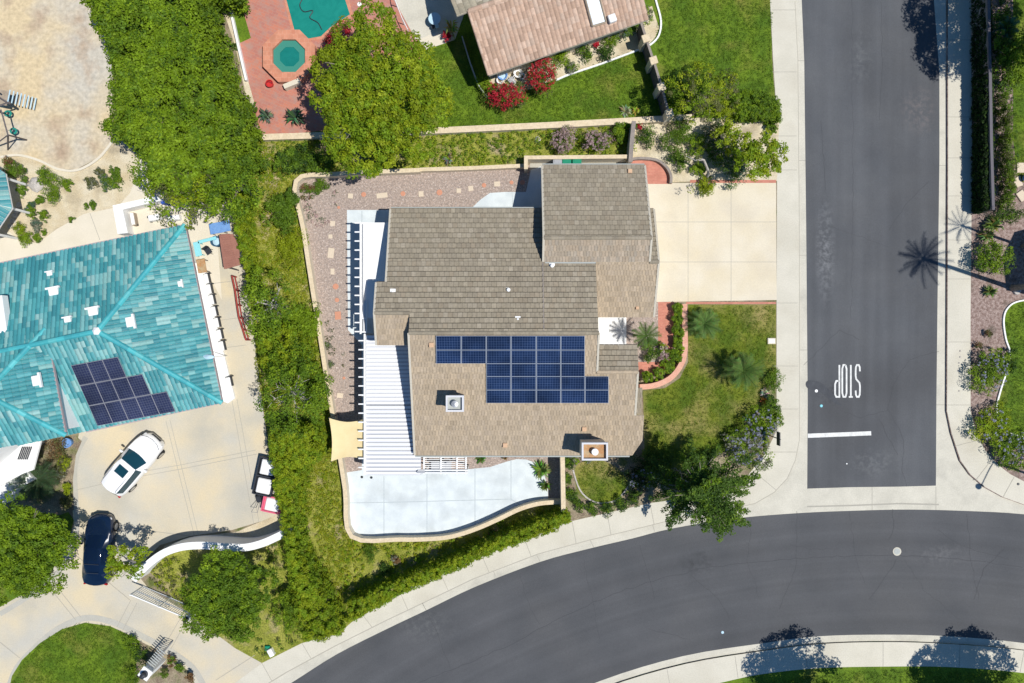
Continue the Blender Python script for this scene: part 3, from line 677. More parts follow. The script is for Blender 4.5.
# driveways, paths, yards of the western lots
def W(name,pts,mt,z,**k): return sheet(name,pts,mt,z,**k)
W('bare_yard',[(-80,-80),(100,-80),(98,10),(112,60),(114,120),(112,142),(98,158),(76,169.5),(58,169),(38,160),(20,155.5),(0,157),(-80,160)],M['dirt'],.006)
W('garden_bed',[(-80,160),(0,158),(20,156),(38,161),(58,169.5),(76,170),(98,159),(112,142),(142,140),(140,190),(110,212),(20,250),(-80,260)],M['sand'],.004)
W('courtyard',[(-80,262),(-20,246),(10,232),(20,242),(38,243),(57,229),(84,214),(118,207),(130,193),(137,176),(140,160),(180,150),(225,200),(240,232),(250,290),(258,345),(262,400),(268,450),(278,500),(284,512),(262,521),(232,530),(190,536),(160,545),(147,558),(137,574),(150,590),(185,611),(230,643),(262,663),(225,690),(150,745),(-80,900),(-80,660),(0,607),(30,590),(52,570),(66,550),(74,525),(70,480),(74,455),(80,430),(60,400),(-80,420)],M['court'],.008,
  joints=[[(166,421),(195,538)],[(170,420),(199,537)],[(232,400),(254,525)],[(237,399),(259,522)],[(76,490),(120,480)],[(140,472),(180,465),(256,450)],[(142,476),(181,469),(257,454)],[(0,518+30),(0,549)],
    [(205,322),(238,318)],[(208,350),(246,345)],[(200,285),(234,281)],[(45,582),(76,620)],[(50,578),(81,617)],[(131,600),(117,627)],[(137,603),(123,630)],[(180,619),(165,645)],[(186,622),(171,649)],[(0,642),(20,658)],[(92,540),(128,528),(190,536)],[(76,555),(130,600)],[(216,680),(255,655)]])
W('path_edging',[(-10,470),(0,612),(10,606),(42,584),(60,566),(74,545),(79,520),(76,470),(80,448),(86,438),(82,430),(70,455),(66,520),(50,560),(20,586),(-10,600)],M['band'],.0135,sm=0) if False else None
cm=MB()
for pts,w in (([(0,614),(20,602),(40,588),(58,572),(70,552),(77,530),(76,500),(75,470),(79,450),(86,437)],5),([(8,690),(17,668),(36,647),(58,629),(85,618),(112,622),(142,636),(170,651),(193,668),(206,690)],6)):
    cm.strip([p for p in pxs(smooth(pts,5))],w*S,.0125)
tag(cm.build('driveway_border',M['band']),kind='structure')
W('lawn',[(5,760),(7,700),(12,676),(22,660),(40,643),(62,629),(85,622.5),(110,626),(132,636),(140,641),(136,668),(132,700),(140,760)],M['lawn'],.014,sm=0)
W('garden_bed',[(138,640),(168,655),(190,672),(202,700),(200,760),(132,760),(136,668)],M['soil'],.0135)
W('lawn',[(-80,500),(60,500),(74,520),(66,550),(52,570),(30,590),(0,607),(-80,650)],M['lawn'],.013)
W('garden_path',[(-80,262),(-20,246),(10,232),(20,242),(38,243),(57,229),(84,214),(118,207),(130,193),(137,176),(140,160),(165,150),(200,190),(215,210),(222,300),(190,240),(0,290),(-80,300)],M['path'],.0125,joints=[[(90,213),(100,240)],[(137,190),(165,200)]])
W('garden_bed',[(38,440),(76,436),(82,441),(76,455),(73,480),(74,510),(60,515),(-40,505),(-20,470),(32,470)],M['soil'],.0145)
W('doorstep',[(-60,452),(10,445),(42,440),(33,468),(20,480),(0,492),(-60,520)],M['whitestucco'],.017)
W('garden_bed',[(150,572),(160,555),(185,545),(230,546),(270,542),(288,520),(305,560),(345,632),(302,643),(262,663),(235,648),(200,622),(183,608)],M['ivyground'],.0145)
W('planting_verge',[(236,532),(262,521),(284,512),(290,520),(270,540),(240,545),(190,545),(155,560),(165,546),(190,537)],M['sand'],.0155)
W('ivy_slope',[(225,130),(295,140),(320,150),(330,172),(298,181),(304,230),(313,290),(332,400),(342,470),(351,537),(430,538),(470,530),(560,505),(570,520),(345,632),(290,640),(278,500),(262,400),(245,260)],M['ivyground'],.010)
# main lot
W('gravel_yard',[(293,181),(335,174),(420,171),(528,165),(545,165),(545,345),(415,345),(415,474),(343,474),(333,415),(322,350),(311,290),(300,230)],M['gravel'],.012)
W('patio',[(347,210),(395,210),(395,345),(418,345),(418,470),(470,469),(490,467),(507,461.5),(517,459),(526,459.5),(534,462),(540,467),(545,477),(548,490),(548,502),(525,506.5),(500,516),(475,527),(450,535),(425,537),(351,537),(343,473),(362,470),(362,345),(348,330)],M['patio'],.018,
   joints=[[(427,474),(427,537)],[(475,468),(475,527)],[(511,460),(511,501)],[(384,476),(384,536)],[(343,503),(400,502),(475,500),(511,499)],[(511,499),(523,507)],[(372,474),(374,536)] if False else [(362,211),(362,222)]],jm=M['jointp'],jw=.05)
W('garden_path',[(473,207),(480,200),(490,193),(505,192),(526,192),(531,170),(545,165),(545,215),(473,215)],M['patio'],.019,joints=[[(512,192),(513,210)]],jm=M['jointp'])
W('gravel_bed',[(418,455),(562,455),(562,500),(548,500),(545,477),(540,467),(534,462),(526,459.5),(517,459),(507,461.5),(490,467),(470,469),(418,470)],M['gravel'],.0155)
W('garden_bed',[(351,537),(400,540),(450,537),(476,529),(502,518),(526,507),(562,500),(562,512),(520,535),(450,560),(350,610)],M['ivyground'],.0135)
W('driveway',[(640,183),(776,183),(776.6,300),(656,302),(640,302)],M['drive'],.016,joints=[[(688,184),(688,302)],[(731,184),(731,302)],[(656,222),(777,222)],[(656,262),(777,262)]],jw=.028)
bm=MB(); bm.strip(pxs([(690,181.5),(776,181.5)]),3*S,.019); bm.strip(pxs([(686,303),(776,303)]),2*S,.019); tag(bm.build('brick_edging',M['brick']),kind='structure')
W('front_lawn',[(688,304.5),(776,304.5),(776,383),(770,385),(764,395),(761,405),(754,414),(745,420),(738,430),(726,450),(700,470),(645,475),(643,391),(665,388),(680,378),(688,362)],M['lawn_dry'],.0125,sm=0)
W('garden_bed',[(776,383),(777,430),(765,454),(748,475),(725,490),(695,497),(650,503),(607,513),(572,521),(562,512),(562,455),(645,455),(645,475),(700,470),(726,450),(738,430),(745,420),(754,414),(761,405),(764,395),(770,385)],M['soil'],.0155)
W('lawn',[(575,470),(580,463),(592,459),(604,461),(620,470),(628,485),(618,498),(604,503),(588,500),(577,490)],M['lawn_dry'],.0175,sm=4)
W('brick_walk',[(640,302),(674,302),(674,360),(672,368),(664,375),(620,378),(620,345),(640,345)],M['brick'],.0165)
W('gravel_bed',[(600,300),(658,302),(658,345),(664,352),(664,362),(640,362),(600,362)],M['gravel'],.0185)
W('planting_strip',[(674,303),(683,303),(683,355),(678,368),(665,378),(640,382),(640,374),(664,374),(672,367)],M['soil'],.0195)
W('sandy_bed',[(632,122),(700,118),(779,120),(777,181),(700,181),(660,183),(632,160)],M['sand'],.0145)
W('brick_court',[(631,160),(640,157.5),(656,158.5),(666,165),(671,174),(672,184),(640,184),(631,184)],M['brick'],.0185,sm=0)
W('side_path',[(530,158),(631,158),(632,175),(530,175)],M['band'],.0165)
W('green_strip',[(262,138),(456,131),(630,124),(630,158),(528,158),(528,164),(420,170),(330,174),(292,181),(262,190)],M['ivyground'],.0115)
# northern lot
W('lawn',[(250,-80),(769,-80),(770,0),(772,60),(775,100),(778,122),(690,117),(560,124),(455,131),(262,137),(300,100),(395,60),(250,40)],M['lawn'],.0125)
W('sandy_bed',[(488,77),(540,58),(640,12),(652,6),(659,28),(655,38),(646,47),(600,63),(556,79),(515,95),(490,90)],M['sand'],.0175)
W('brick_deck',[(236,46),(253,112),(262,137),(330,130),(420,60),(400,-80),(330,-80),(222,-80)],M['brick2'],.0135)
W('lawn',[(226,-80),(236,-80),(240,0),(251,38),(238,44),(226,0)],M['lawn'],.0175)
W('stone_path',[(222,-80),(227,0),(238,45),(256,108),(252,114),(247,100),(235,45),(220,0),(216,-80)],M['sand'],.0195)
W('grey_patio',[(380,-80),(392,-4),(416,40),(425,37),(462,21),(464,14),(450,-80)],M['gutter'],.0215)
W('patio_step',[(416,34),(462,20),(455,40),(425,50)],M['path'],.0205)
# pool water
W('pool_coping',[(270,-60),(283,-5),(292,34),(306,41.5),(322,39),(333,29),(353,16),(347,-10),(340,-60)],M['coping'],.024)
W('pool_water',[(274,-60),(286,-2),(295,32),(307,39),(321,36.5),(331,27),(350,14.5),(344,-4),(336,-60)],M['pool'],.030)
hm=MB(); hm.tube([(*p,.05) for p in pxs(smooth([(305,-4),(300,5),(304,12),(313,11),(310,18),(318,23),(322,30)],5))],.035,5); tag(hm.build('pool_hose',M['dark']),'thin dark cleaning hose looped in the pool water','hose')
# markings
pm=MB(); pm.strip(pxs([(808.5,436),(872,433.5)]),4.2*S,RZ+.008); tag(pm.build('stop_line',M['whiteline']),kind='structure')
def letters():
    m=MB(); z=RZ+.009
    # glyph strokes in a unit box, x across, y up (as the driver reads them heading south: turned 180 degrees in the photo)
    gl={'S':[[(1,.80),(.95,.93),(.72,1),(.28,1),(.05,.93),(0,.8),(0,.66),(.12,.56),(.88,.44),(1,.34),(1,.2),(.95,.07),(.72,0),(.28,0),(.05,.07),(0,.2)]],
        'T':[[(0,1),(1,1)],[(.5,1),(.5,0)]],'O':[[(.25,0),(.75,0),(1,.12),(1,.88),(.75,1),(.25,1),(0,.88),(0,.12),(.25,0)]],
        'P':[[(0,0),(0,1),(.72,1),(1,.92),(1,.60),(.72,.5),(0,.5)]]}
    cx={'S':858.6,'T':851.6,'O':845.2,'P':838}
    for c,ss in gl.items():
        wd=4.3 if c!='T' else 4.0; ht=31
        for k,s in enumerate(ss):
            a=pxs([(cx[c]+wd/2-x*wd, 365+y*32) for x,y in s])
            m.strip(a,1.65*S,z+.0006*k)
    tag(m.build('stop_lettering',M['whiteline']),kind='structure')
letters()
# small flush items
def disc(name,px,py,r,mt,label,cat,z=RZ,h=.03,ring=None):
    c=G(px,py,0); t=thing(name,(c.x,c.y,z),label,cat); m=MB(); m.lathe((c.x,c.y,z),[(r,0),(r,h*.7),(r*.85,h)],14); m.build('cover',mt,t)
    if ring: m=MB(); m.lathe((c.x,c.y,z),[(r*1.35,0),(r*1.35,h*.45)],18); m.build('rim',ring,t)
    return t
t=disc('manhole_cover',898,552,.22,M['trim'],'round manhole cover with pale ring in the curved street','manhole cover',h=.02,ring=M['walk'])
disc('reflective_marker',822,406,.10,M['cyan'],'small blue road reflector near the stop lettering','road reflector')
disc('paint_spot',817,391,.11,M['white'],'small round white disc beside the dark stain on the side street','road marker')
disc('reflective_marker',723,633,.10,M['paleblue'],'pale blue road reflector in the curved street near its southern kerb','road reflector')
disc('paint_spot',847.5,464,.05,M['white'],'tiny white spot on the asphalt below the stop line','road marker')
disc('drain_cover',1018,484,.09,M['dark'],'small dark round cap in the sidewalk at the right edge','drain cap',z=swz)
m=MB(); c=G(771,341); t=thing('meter_box',c,'white concrete meter box set in the front lawn by the sidewalk','meter box'); m.box((c.x,c.y,.07),(.55,.42,.14),bev=.015); m.build('box',M['path'],t); m=MB(); m.box((c.x,c.y,.147),(.38,.26,.012)); m.build('lid',M['white'],t)

# kerb dirt lines
km=MB(); km.strip([p+Vector((.05,-.035)) for p in pxs(west[2:24])],.09,RZ+.0005); tag(km.build('kerb_line',M['joint']),kind='structure')
# cut grass blades standing on the lawns
GR=[('grass',[(690,306),(775,306),(775,383),(764,395),(754,412),(738,428),(724,450),(700,468),(647,473),(645,392),(666,389),(681,378),(689,362)],('turf','dryturf'),.95),
    ('grass',[(420,60),(470,30),(490,85),(556,80),(640,48),(668,100),(672,114),(560,122),(456,128),(430,120)],('turf',),.95),
    ('grass',[(664,-10),(772,-10),(771,60),(774,92),(700,100),(672,100),(655,40)],('turf',),.95),
    ('grass',[(10,690),(24,660),(43,642),(64,628),(85,622),(110,626),(134,638),(136,690)],('turf',),.95),
    ('grass',[(577,478),(582,463),(596,460),(620,472),(626,484),(614,498),(600,501),(586,496)],('turf','dryturf'),.95),
    ('grass',[(1040,302),(1015,304),(1007,312),(1004,324),(1011,352),(1009,368),(1002,390),(999,410),(1002,426),(1012,433),(1040,436)],('turf',),.75),
    ('grass',[(1014,0),(1014,140),(1019,180),(1050,185),(1050,0)],('turf',),.85),
    ('grass',[(728,684),(886,669),(1024,675),(1024,700),(728,700)],('turf',),.75)]
for nm,pts,pl,tn in GR: carpet(nm,pts,pl,'short mown grass','grass',dens=60,per=5,cr=.12,ls=.06,h=.03,sm=0,tone=tn*1.12,ns=.8,fv=.05,nv=.45)
# ================================================================== BUILDINGS
DARKT=[(.262,.225,.166),(.28,.242,.18),(.245,.21,.158),(.295,.254,.19),(.27,.232,.174),(.305,.265,.203),(.265,.222,.163),(.262,.226,.17),(.272,.235,.176)]  # roof tile darkened for north slopes: their shade is put into the colour
LITET=[(.375,.30,.215),(.40,.32,.228),(.36,.29,.208),(.41,.33,.24),(.385,.308,.22),(.375,.302,.222),(.41,.325,.228),(.345,.275,.195)]  # same tile for sunlit slopes, lightened in the colour
def w3(x,y,h): return Vector((x*S,-y*S,h))     # true plan offset in pixels from the picture centre
house=thing('tiled_roof_house',w3(10,-10,0),'large single storey house with grey brown tiled roof and blue solar array','house')
sl=.02375
def hA(y): return 3.1+.0232*(y+123.9)
def hB(y): return 5.8-.02375*(y+7.5)
def roofpart(polys,down,pal_,parent,name='roof',w=None,l=.36,t=None,seed=1,fascia='stucco',ridges=(),rw=.26,**k):
    m=MB(); north=down[1]>0; k.setdefault('nose',.075 if north else .0); k.setdefault('nd',.42 if north else .7); k.setdefault('jit',.05); w=w or (.30 if north else .20); t=t or (.085 if north else .045)  # north-facing butts get the strongest shade in their colour
    for i,p in enumerate(polys):
        tiled(m,p,down,w,l,t,pal_,seed=seed+i,**k); deck(m,p,.17,1,.01)
    for a,b in ridges: ridgecap(m,a,b,rw,pal_,seed)
    return m.build(name,[M['tile'],M[fascia]],parent)
# big north slope, in convex pieces
A=[[w3(-113.2,-123.9,3.1),w3(28.5,-123.9,3.1),w3(28.5,-72.5,hA(-72.5)),w3(-113.2,-72.5,hA(-72.5))],
   [w3(-113.2,-72.5,hA(-72.5)),w3(76,-72.5,hA(-72.5)),w3(76,-53.2,hA(-53.2)),w3(-113.2,-53.2,hA(-53.2))],
   [w3(-122,-53.2,hA(-53.2)),w3(76,-53.2,hA(-53.2)),w3(76,-25.3,hA(-25.3)),w3(-122,-25.3,hA(-25.3))],
   [w3(-90.7,-25.3,hA(-25.3)),w3(76,-25.3,hA(-25.3)),w3(76,-7.5,5.8),w3(-90.7,-7.5,5.8)]]
def one_slope(outer,pieces,down,pal_,parent,seed,**k):
    """tiles over one planar slope given as convex pieces sharing course lines"""
    return roofpart(pieces,down,pal_,parent,seed=seed,**k)
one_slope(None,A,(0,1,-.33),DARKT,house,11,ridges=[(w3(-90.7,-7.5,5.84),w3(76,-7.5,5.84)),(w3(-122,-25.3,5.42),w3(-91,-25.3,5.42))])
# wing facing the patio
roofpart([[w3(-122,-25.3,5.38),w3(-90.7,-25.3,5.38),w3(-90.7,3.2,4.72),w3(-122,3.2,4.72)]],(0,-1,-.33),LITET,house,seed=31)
# south slope
Bp=[[w3(-90.7,-7.5,5.8),w3(76,-7.5,5.8),w3(76,27.3,hB(27.3)),w3(-90.7,27.3,hB(27.3))],
    [w3(-90.7,27.3,hB(27.3)),w3(112.5,27.3,hB(27.3)),w3(112.5,67.6,hB(67.6)),w3(-90.7,67.6,hB(67.6))],
    [w3(-90.7,67.6,hB(67.6)),w3(121,67.6,hB(67.6)),w3(121,92,hB(92)),w3(112.5,106.2,3.1),w3(-90.7,106.2,3.1)]]
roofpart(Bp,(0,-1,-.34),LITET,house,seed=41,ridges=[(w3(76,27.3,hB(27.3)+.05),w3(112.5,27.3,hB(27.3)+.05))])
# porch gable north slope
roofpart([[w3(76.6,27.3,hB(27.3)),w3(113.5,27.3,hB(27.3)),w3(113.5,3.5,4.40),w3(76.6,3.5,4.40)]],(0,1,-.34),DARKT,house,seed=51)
# low eave strip beside the front lawn
roofpart([[w3(112.8,43,3.45),w3(121,43,3.45),w3(121,67.2,3.1),w3(112.8,67.2,3.1)]],(0,-1,-.2),DARKT,house,seed=52)
# garage
hg=lambda y:5.0-.0302*abs(y+92.9)
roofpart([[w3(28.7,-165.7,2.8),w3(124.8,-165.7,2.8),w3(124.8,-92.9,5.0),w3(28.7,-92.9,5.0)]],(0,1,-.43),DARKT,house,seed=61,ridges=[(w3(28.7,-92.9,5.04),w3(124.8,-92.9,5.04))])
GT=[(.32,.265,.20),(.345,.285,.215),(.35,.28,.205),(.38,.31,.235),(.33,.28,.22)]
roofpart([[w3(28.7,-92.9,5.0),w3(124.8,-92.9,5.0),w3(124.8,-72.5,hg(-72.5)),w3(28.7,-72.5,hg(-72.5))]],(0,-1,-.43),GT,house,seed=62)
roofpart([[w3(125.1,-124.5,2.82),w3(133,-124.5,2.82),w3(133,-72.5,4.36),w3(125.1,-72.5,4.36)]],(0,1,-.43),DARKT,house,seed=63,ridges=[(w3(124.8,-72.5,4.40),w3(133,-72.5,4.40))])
roofpart([[w3(76.3,-72.3,4.36),w3(133,-72.3,4.36),w3(133,-23,2.87),w3(76.3,-23,2.87)]],(0,-1,-.43),LITET,house,seed=64)
# walls with gable ends
def gabled(m,x0,x1,ya,yr,yb,ha,hr,hb,mi=0):
    """box walls under an east-west ridge; plan in true pixels"""
    pr=[(ya,0),(ya,ha),(yr,hr),(yb,hb),(yb,0)]
    n=5; vs=[w3(x0,y,h) for y,h in pr]+[w3(x1,y,h) for y,h in pr]
    m.mesh(vs,[tuple(range(n))[::-1],tuple(range(n,2*n))]+[(i,n+i,n+(i+1)%n,(i+1)%n)[::-1] for i in range(n)],mi)
wm=MB()
gabled(wm,-106,70,-117,-25,-18,3.0,5.2,5.1); gabled(wm,-84,70,-19,-7.5,99,4.9,5.52,3.0); gabled(wm,-115,-84,-47,-25.3,-3,4.6,5.1,4.6)
gabled(wm,36,118,-159,-92.9,-60,2.72,4.72,3.6); gabled(wm,60,126,-118,-72.5,-30,2.72,4.08,2.75); gabled(wm,60,106,9,27,99,4.3,4.7,3.0); gabled(wm,100,115,44,60,99,3.3,3.3,3.0)
wm.build('wall',M['stucco'],house)
def window(parent,c,size,axis,name='window',fr='white'):
    """axis 'x': pane faces east/west; 'y': faces north/south"""
    m=MB(); w,h=size; sx=(.06,w,h) if axis=='x' else (w,.06,h); m.box(c,sx); o=m.build(name,M['glass'],parent)
    m=MB(); f=.06
    for s in (-1,1):
        if axis=='x': m.box((c[0],c[1]+s*w/2,c[2]),(.10,f,h+f)); m.box((c[0],c[1],c[2]+s*h/2),(.11,w-.01,f))
        else: m.box((c[0]+s*w/2,c[1],c[2]),(f,.10,h+f)); m.box((c[0],c[1],c[2]+s*h/2),(w-.01,.11,f))
    m.build('frame',M[fr],o); return o
window(house,w3(60,99.3,1.5),(1.8,1.2),'y'); window(house,w3(-40,99.3,1.3),(2.4,2.0),'y'); window(house,w3(115.3,75,1.5),(1.2,1.2),'x'); window(house,w3(-84.4,60,1.2),(2.4,2.1),'x'); window(house,w3(-60,-117.4,1.5),(1.6,1.2),'y')
m=MB(); m.box(w3(126.5,-75,1.1),(.08,4.9,2.15))
for k in range(4): m.box(w3(127.3,-75,.32+k*.53),(.02,4.7,.45))
m.build('garage_door',M['white'],house)
m=MB(); m.box(w3(88,8.4,1.05),(1.0,.08,2.1)); d_=m.build('front_door',M['wood'],house); m=MB(); m.lathe(w3(93,7.2,1.0),[(.03,0),(.03,.06)],8); m.build('handle',M['metal'],d_)
# gutters and trim
for a_,b_ in ((w3(-90.7,107.4,3.05),w3(110,107.4,3.05)),(w3(-113.2,-125.2,3.05),w3(28,-125.2,3.05)),(w3(28.7,-167,2.75),w3(124.8,-167,2.75)),(w3(30,-71.6,4.36),w3(76,-71.6,4.40))): m=MB(); m.tube([a_,b_],.06,6); m.build('gutter',M['trim'],house)
m=MB()
for a,b in ((w3(28.0,-72,hA(-72)+.08),w3(28.0,-8,5.86)),): m.box((a+b)/2,(.07,(a-b).length,.03),rx=math.atan2(b.z-a.z,b.y-a.y))
m.build('seam',M['darkwall'],house)
for a,b in ((w3(-90.9,-7.5,5.86),w3(-90.9,106.2,3.14)),(w3(-113.6,-123.9,3.16),w3(-113.6,-53.2,4.80)),(w3(76.3,-7.5,5.86),w3(76.3,27.3,5.02)),(w3(28.3,-92.9,5.06),w3(28.3,-165.7,2.86)),(w3(125.0,-92.9,5.06),w3(125.0,-165.7,2.86)),(w3(28.3,-92.9,5.06),w3(28.3,-72.5,4.42)),(w3(125,-92.9,5.06),w3(125,-72.5,4.44)),(w3(133.4,-72.5,4.42),w3(133.4,-23,2.9)),(w3(133.4,-72.5,4.42),w3(133.4,-124.5,2.9)),(w3(112.8,27.3,5.02),w3(112.8,67.6,4.05)),(w3(-122.3,-53.2,4.80),w3(-122.3,-25.3,5.44)),(w3(-122.3,-25.3,5.44),w3(-122.3,3.2,4.78))):
    rx_=math.atan2(b.z-a.z,b.y-a.y); m=MB(); m.box((a+b)/2,(.13,abs((a-b).length),.05),rx=rx_); m.build('rake_trim',mat('pale_trim',(.50,.46,.38),fine=.1),house)
# solar panels on the south slope
nB=Vector((0,-sl/S*1.0,1)); nB=Vector((0,-.3393,1)).normalized(); pB=w3(0,-7.5,5.8)+nB*.16
def panelcorner(px,py): return onplane(px,py,pB,nB)
colx=[435.8,461.3,486.3,511,536.3,560.8,585,608.8]; rowy=[335.8,350,363.6,376.5,390,403.2]
def panel(parent,c4,n,mc,mf,nest=.03):
    c=sum(c4,Vector())/4; q=[c+(p-c)*.985 for p in c4]
    m=MB(); f=[c+(p-c)*.955 for p in c4]
    m.face([p+n*.008 for p in f]); o=m.build('solar_panel',M[mc],parent)
    m=MB()
    for i in range(4):
        a,b,cc,d=q[i],q[(i+1)%4],f[(i+1)%4],f[i]; m.face([a+n*.010,b+n*.010,cc+n*.010,d+n*.010]); m.face([a+n*.010,a-n*.03,b-n*.03,b+n*.010])
    m.build('frame',M[mf],o); return o
for r,(a,b) in enumerate(((0,6),(0,6),(2,6),(2,7),(2,7))):
    for k in range(a,b):
        panel(house,[panelcorner(colx[k],rowy[r+1]),panelcorner(colx[k+1],rowy[r+1]),panelcorner(colx[k+1],rowy[r]),panelcorner(colx[k],rowy[r])],nB,'solar','alu')
m=MB()
for a,b in (((437,337),(584,337)),((437,362),(584,362)),((489,388),(607,388)),((489,401),(607,401))):
    p,q=[onplane(*x,w3(0,-7.5,5.8)+nB*.09,nB) for x in (a,b)]; m.box((p+q)/2,((q-p).length,.05,.05))
m.build('mounting_rail',M['alu'],house)
# chimneys
def chimney(parent,x0,x1,y0,y1,h,zb,flue,inner,name='chimney'):
    """x,y in photo pixels of the seen top"""
    a=G(x0,y0,h);b=G(x1,y1,h); cx,cy=(a.x+b.x)/2,(a.y+b.y)/2; w,d=abs(b.x-a.x),abs(a.y-b.y)
    m=MB(); m.box((cx,cy,(zb+h-.25)/2),(w-.14,d-.14,h-.25-zb)); o=m.build(name,M['stucco'],parent)
    m=MB(); t=.11
    for s in (-1,1):
        m.box((cx+s*(w/2-t/2),cy,h-.14),(t,d,.30)); m.box((cx,cy+s*(d/2-t/2),h-.142),(w-2*t-.004,t,.296))
    m.build('crown_rim',M['metal'] if False else mat('grey_white_rim',(.60,.60,.62),fine=.05),o)
    m=MB(); m.box((cx,cy,h-.27),(w-.2,d-.2,.06)); m.build('chimney_top',M[inner],o)
    m=MB(); m.lathe((cx,cy-.02,h-.25),[(.16,0),(.16,.28),(.22,.28),(.21,.33),(.02,.36)],16); m.build('flue',M[flue],o); return o
def zroof(y): return hB(y)
chimney(house,445.8,463.8,395.5,411.8,6.1,3.6,'metal','trim'); chimney(house,581.8,608,442.6,460.5,5.6,0,'white','clay')
# vents
def vent(parent,px,py,p0,n,r=.09,h=.3,mt='white'):
    p=onplane(px,py,p0,n); m=MB(); m.lathe((p.x,p.y,p.z-.1),[(r,0),(r,h),(r*.6,h+.03)],10); m.box((p.x,p.y,p.z+.03),(.34,.34,.03),rx=0); return m.build('roof_vent',M[mt],parent)
nA=Vector((0,.3314,1)).normalized(); pA=w3(0,-123.9,3.1)
for q in ((552,266),(508.5,290)): vent(house,*q,pA,nA,.12,.3)
vent(house,517.8,319,pA,nA,.07,.2); vent(house,393,291.5,pA,nA,.1,.15)
for q,mt in (((431.5,345),'clay'),((505,445),'clay'),((584,429),'clay')):
    p=onplane(*q,w3(0,-7.5,5.8),nB); m=MB(); m.box((p.x,p.y,p.z+.08),(.30,.30,.2),bev=.03); m.build('roof_vent',mat('peach_vent',(.58,.38,.24),fine=.1),house)
nG=Vector((0,.4314,1)).normalized(); p=onplane(629.5,171.5,w3(0,-92.9,5.0),nG); m=MB(); m.box((p.x,p.y,p.z+.1),(.28,.28,.2),bev=.03); m.build('roof_vent',MATS['peach_vent'],house)
p=onplane(637,308,w3(0,-72.3,4.36),Vector((0,-.4314,1)).normalized()); m=MB(); m.box((p.x,p.y,p.z+.07),(.2,.2,.15),bev=.02); m.build('roof_vent',MATS['peach_vent'],house)
# flat white entry canopy
a=G(600,319,2.9);b=G(626,345,2.9); a=G(598,317.5);b=G(626,346); m=MB(); m.box(((a.x+b.x)/2,(a.y+b.y)/2,.06),(b.x-a.x,a.y-b.y,.12)); tag(m.build('entry_slab',M['white']),kind='structure')

# patio cover
pc=thing('patio_cover',G(375,350,0),'long white aluminium patio cover with projecting rafters along the west side of the tiled house','patio cover')
def cover(x0,y0,x1,y1,h,rib,mt='ribbed',name='cover_panel',back=None):
    a=G(x0,y0,h);b=G(x1,y1,h); m=MB(); m.box(((a.x+b.x)/2,(a.y+b.y)/2,h-.03),(b.x-a.x,a.y-b.y,.05))
    if rib:
        n=int((a.y-b.y)/rib)
        for i in range(n): y=b.y+(i+.5)*(a.y-b.y)/n; m.box(((a.x+b.x)/2,y,h+.02),(b.x-a.x-.04,rib*.62,.09),mi=1)
    return m.build(name,[back or M[mt],M[mt]],pc)
cover(361.5,222.5,398,318,2.62,0,'white'); cover(366,335,420,404.6,2.66,.25,back=mat('pale_grey_sheet',(.56,.57,.60),fine=.03)); cover(365.5,405.2,421,475,2.60,.27,back=mat('grey_sheet',(.44,.45,.48),fine=.03))
m=MB(); a=G(360.7,222,2.68); b=G(360.7,334,2.68); m.box((a.x,(a.y+b.y)/2,2.66),(.10,a.y-b.y,.2)); a=G(364.8,334,2.7); b=G(363.5,475,2.68); m.box((a.x,(a.y+b.y)/2,2.66),(.12,a.y-b.y,.2)); m.build('beam',M['white'],pc)
m=MB()
for x in (362.8,): a=G(x,224,2.75); b=G(x,303,2.75); m.box((a.x,(a.y+b.y)/2,2.72),(.05,a.y-b.y,.06))
m.build('beam',M['metal'],pc)
m=MB()
for x in (361.6,364,366.4):
    a=G(x,300,2.66); b=G(x,332,2.66); m.box((a.x,(a.y+b.y)/2,2.63),(.07,a.y-b.y,.12))
for y in (318.3,332): a=G(360,y,2.7); b=G(367,y,2.7); m.box(((a.x+b.x)/2,a.y,2.70),(b.x-a.x,.09,.1))
m.build('lattice',M['white'],pc)
yy=223
rt=None
while yy<474:
    x=360.2 if yy<333 else 364; a=G(x,yy,2.66)
    if rt is None: m=MB(); m.box((a.x-.16,a.y,2.64),(.40,.085,.14)); rt=m.build('rafter_tail',M['white'],pc); base=Vector((a.x,a.y,0))
    else: c=rt.copy(); COL.objects.link(c); c.parent=pc; c.location=Vector((a.x,a.y,0))-base
    yy+=9.05
for y in (225,262,300,334,370,404,440,473):
    a=G(361 if y<333 else 365,y,2.5); m=MB(); m.box((a.x,a.y,1.27),(.10,.10,2.5)); m.build('post',M['white'],pc)
# pergola at the south end of the cover
pg=thing('slatted_pergola',G(447,462,0),'small open white slatted pergola joining the patio cover below the roof eave','pergola')
m=MB(); n=9
for i in range(n): a=G(423,455.5+i*2.0,2.5); b=G(467,455.5+i*2.0,2.5); m.box(((a.x+b.x)/2,a.y,2.5),(b.x-a.x,.045,.05))
m.build('slats',M['white'],pg)
m=MB()
for x in (424,441,457,466): a=G(x,454,2.6); b=G(x,474,2.6); m.box((a.x,(a.y+b.y)/2,2.58),(.09,a.y-b.y,.12))
for y in (472.5,470): a=G(418,y,2.66); b=G(468,y,2.66); m.box(((a.x+b.x)/2,a.y,2.7),(b.x-a.x,.07,.1))
m.build('beam',M['white'],pg)
m=MB(); a=G(421,472,2.8); m.box((a.x,a.y,2.78),(.5,.16,.10)); m.build('bracket',M['metal'],pg)
for x in (424,466): a=G(x,472,2.6); m=MB(); m.box((a.x,a.y,1.27),(.1,.1,2.5)); m.build('post',M['white'],pg)
m=MB(); a=G(432,465); b=G(452,465); m.box(((a.x+b.x)/2,a.y,.45),(1.4,.7,.05)); 
tb=thing('patio_table',((a.x+b.x)/2,a.y,0),'grey patio table under the slatted pergola','table'); m.build('tabletop',M['grey_plastic'],tb)
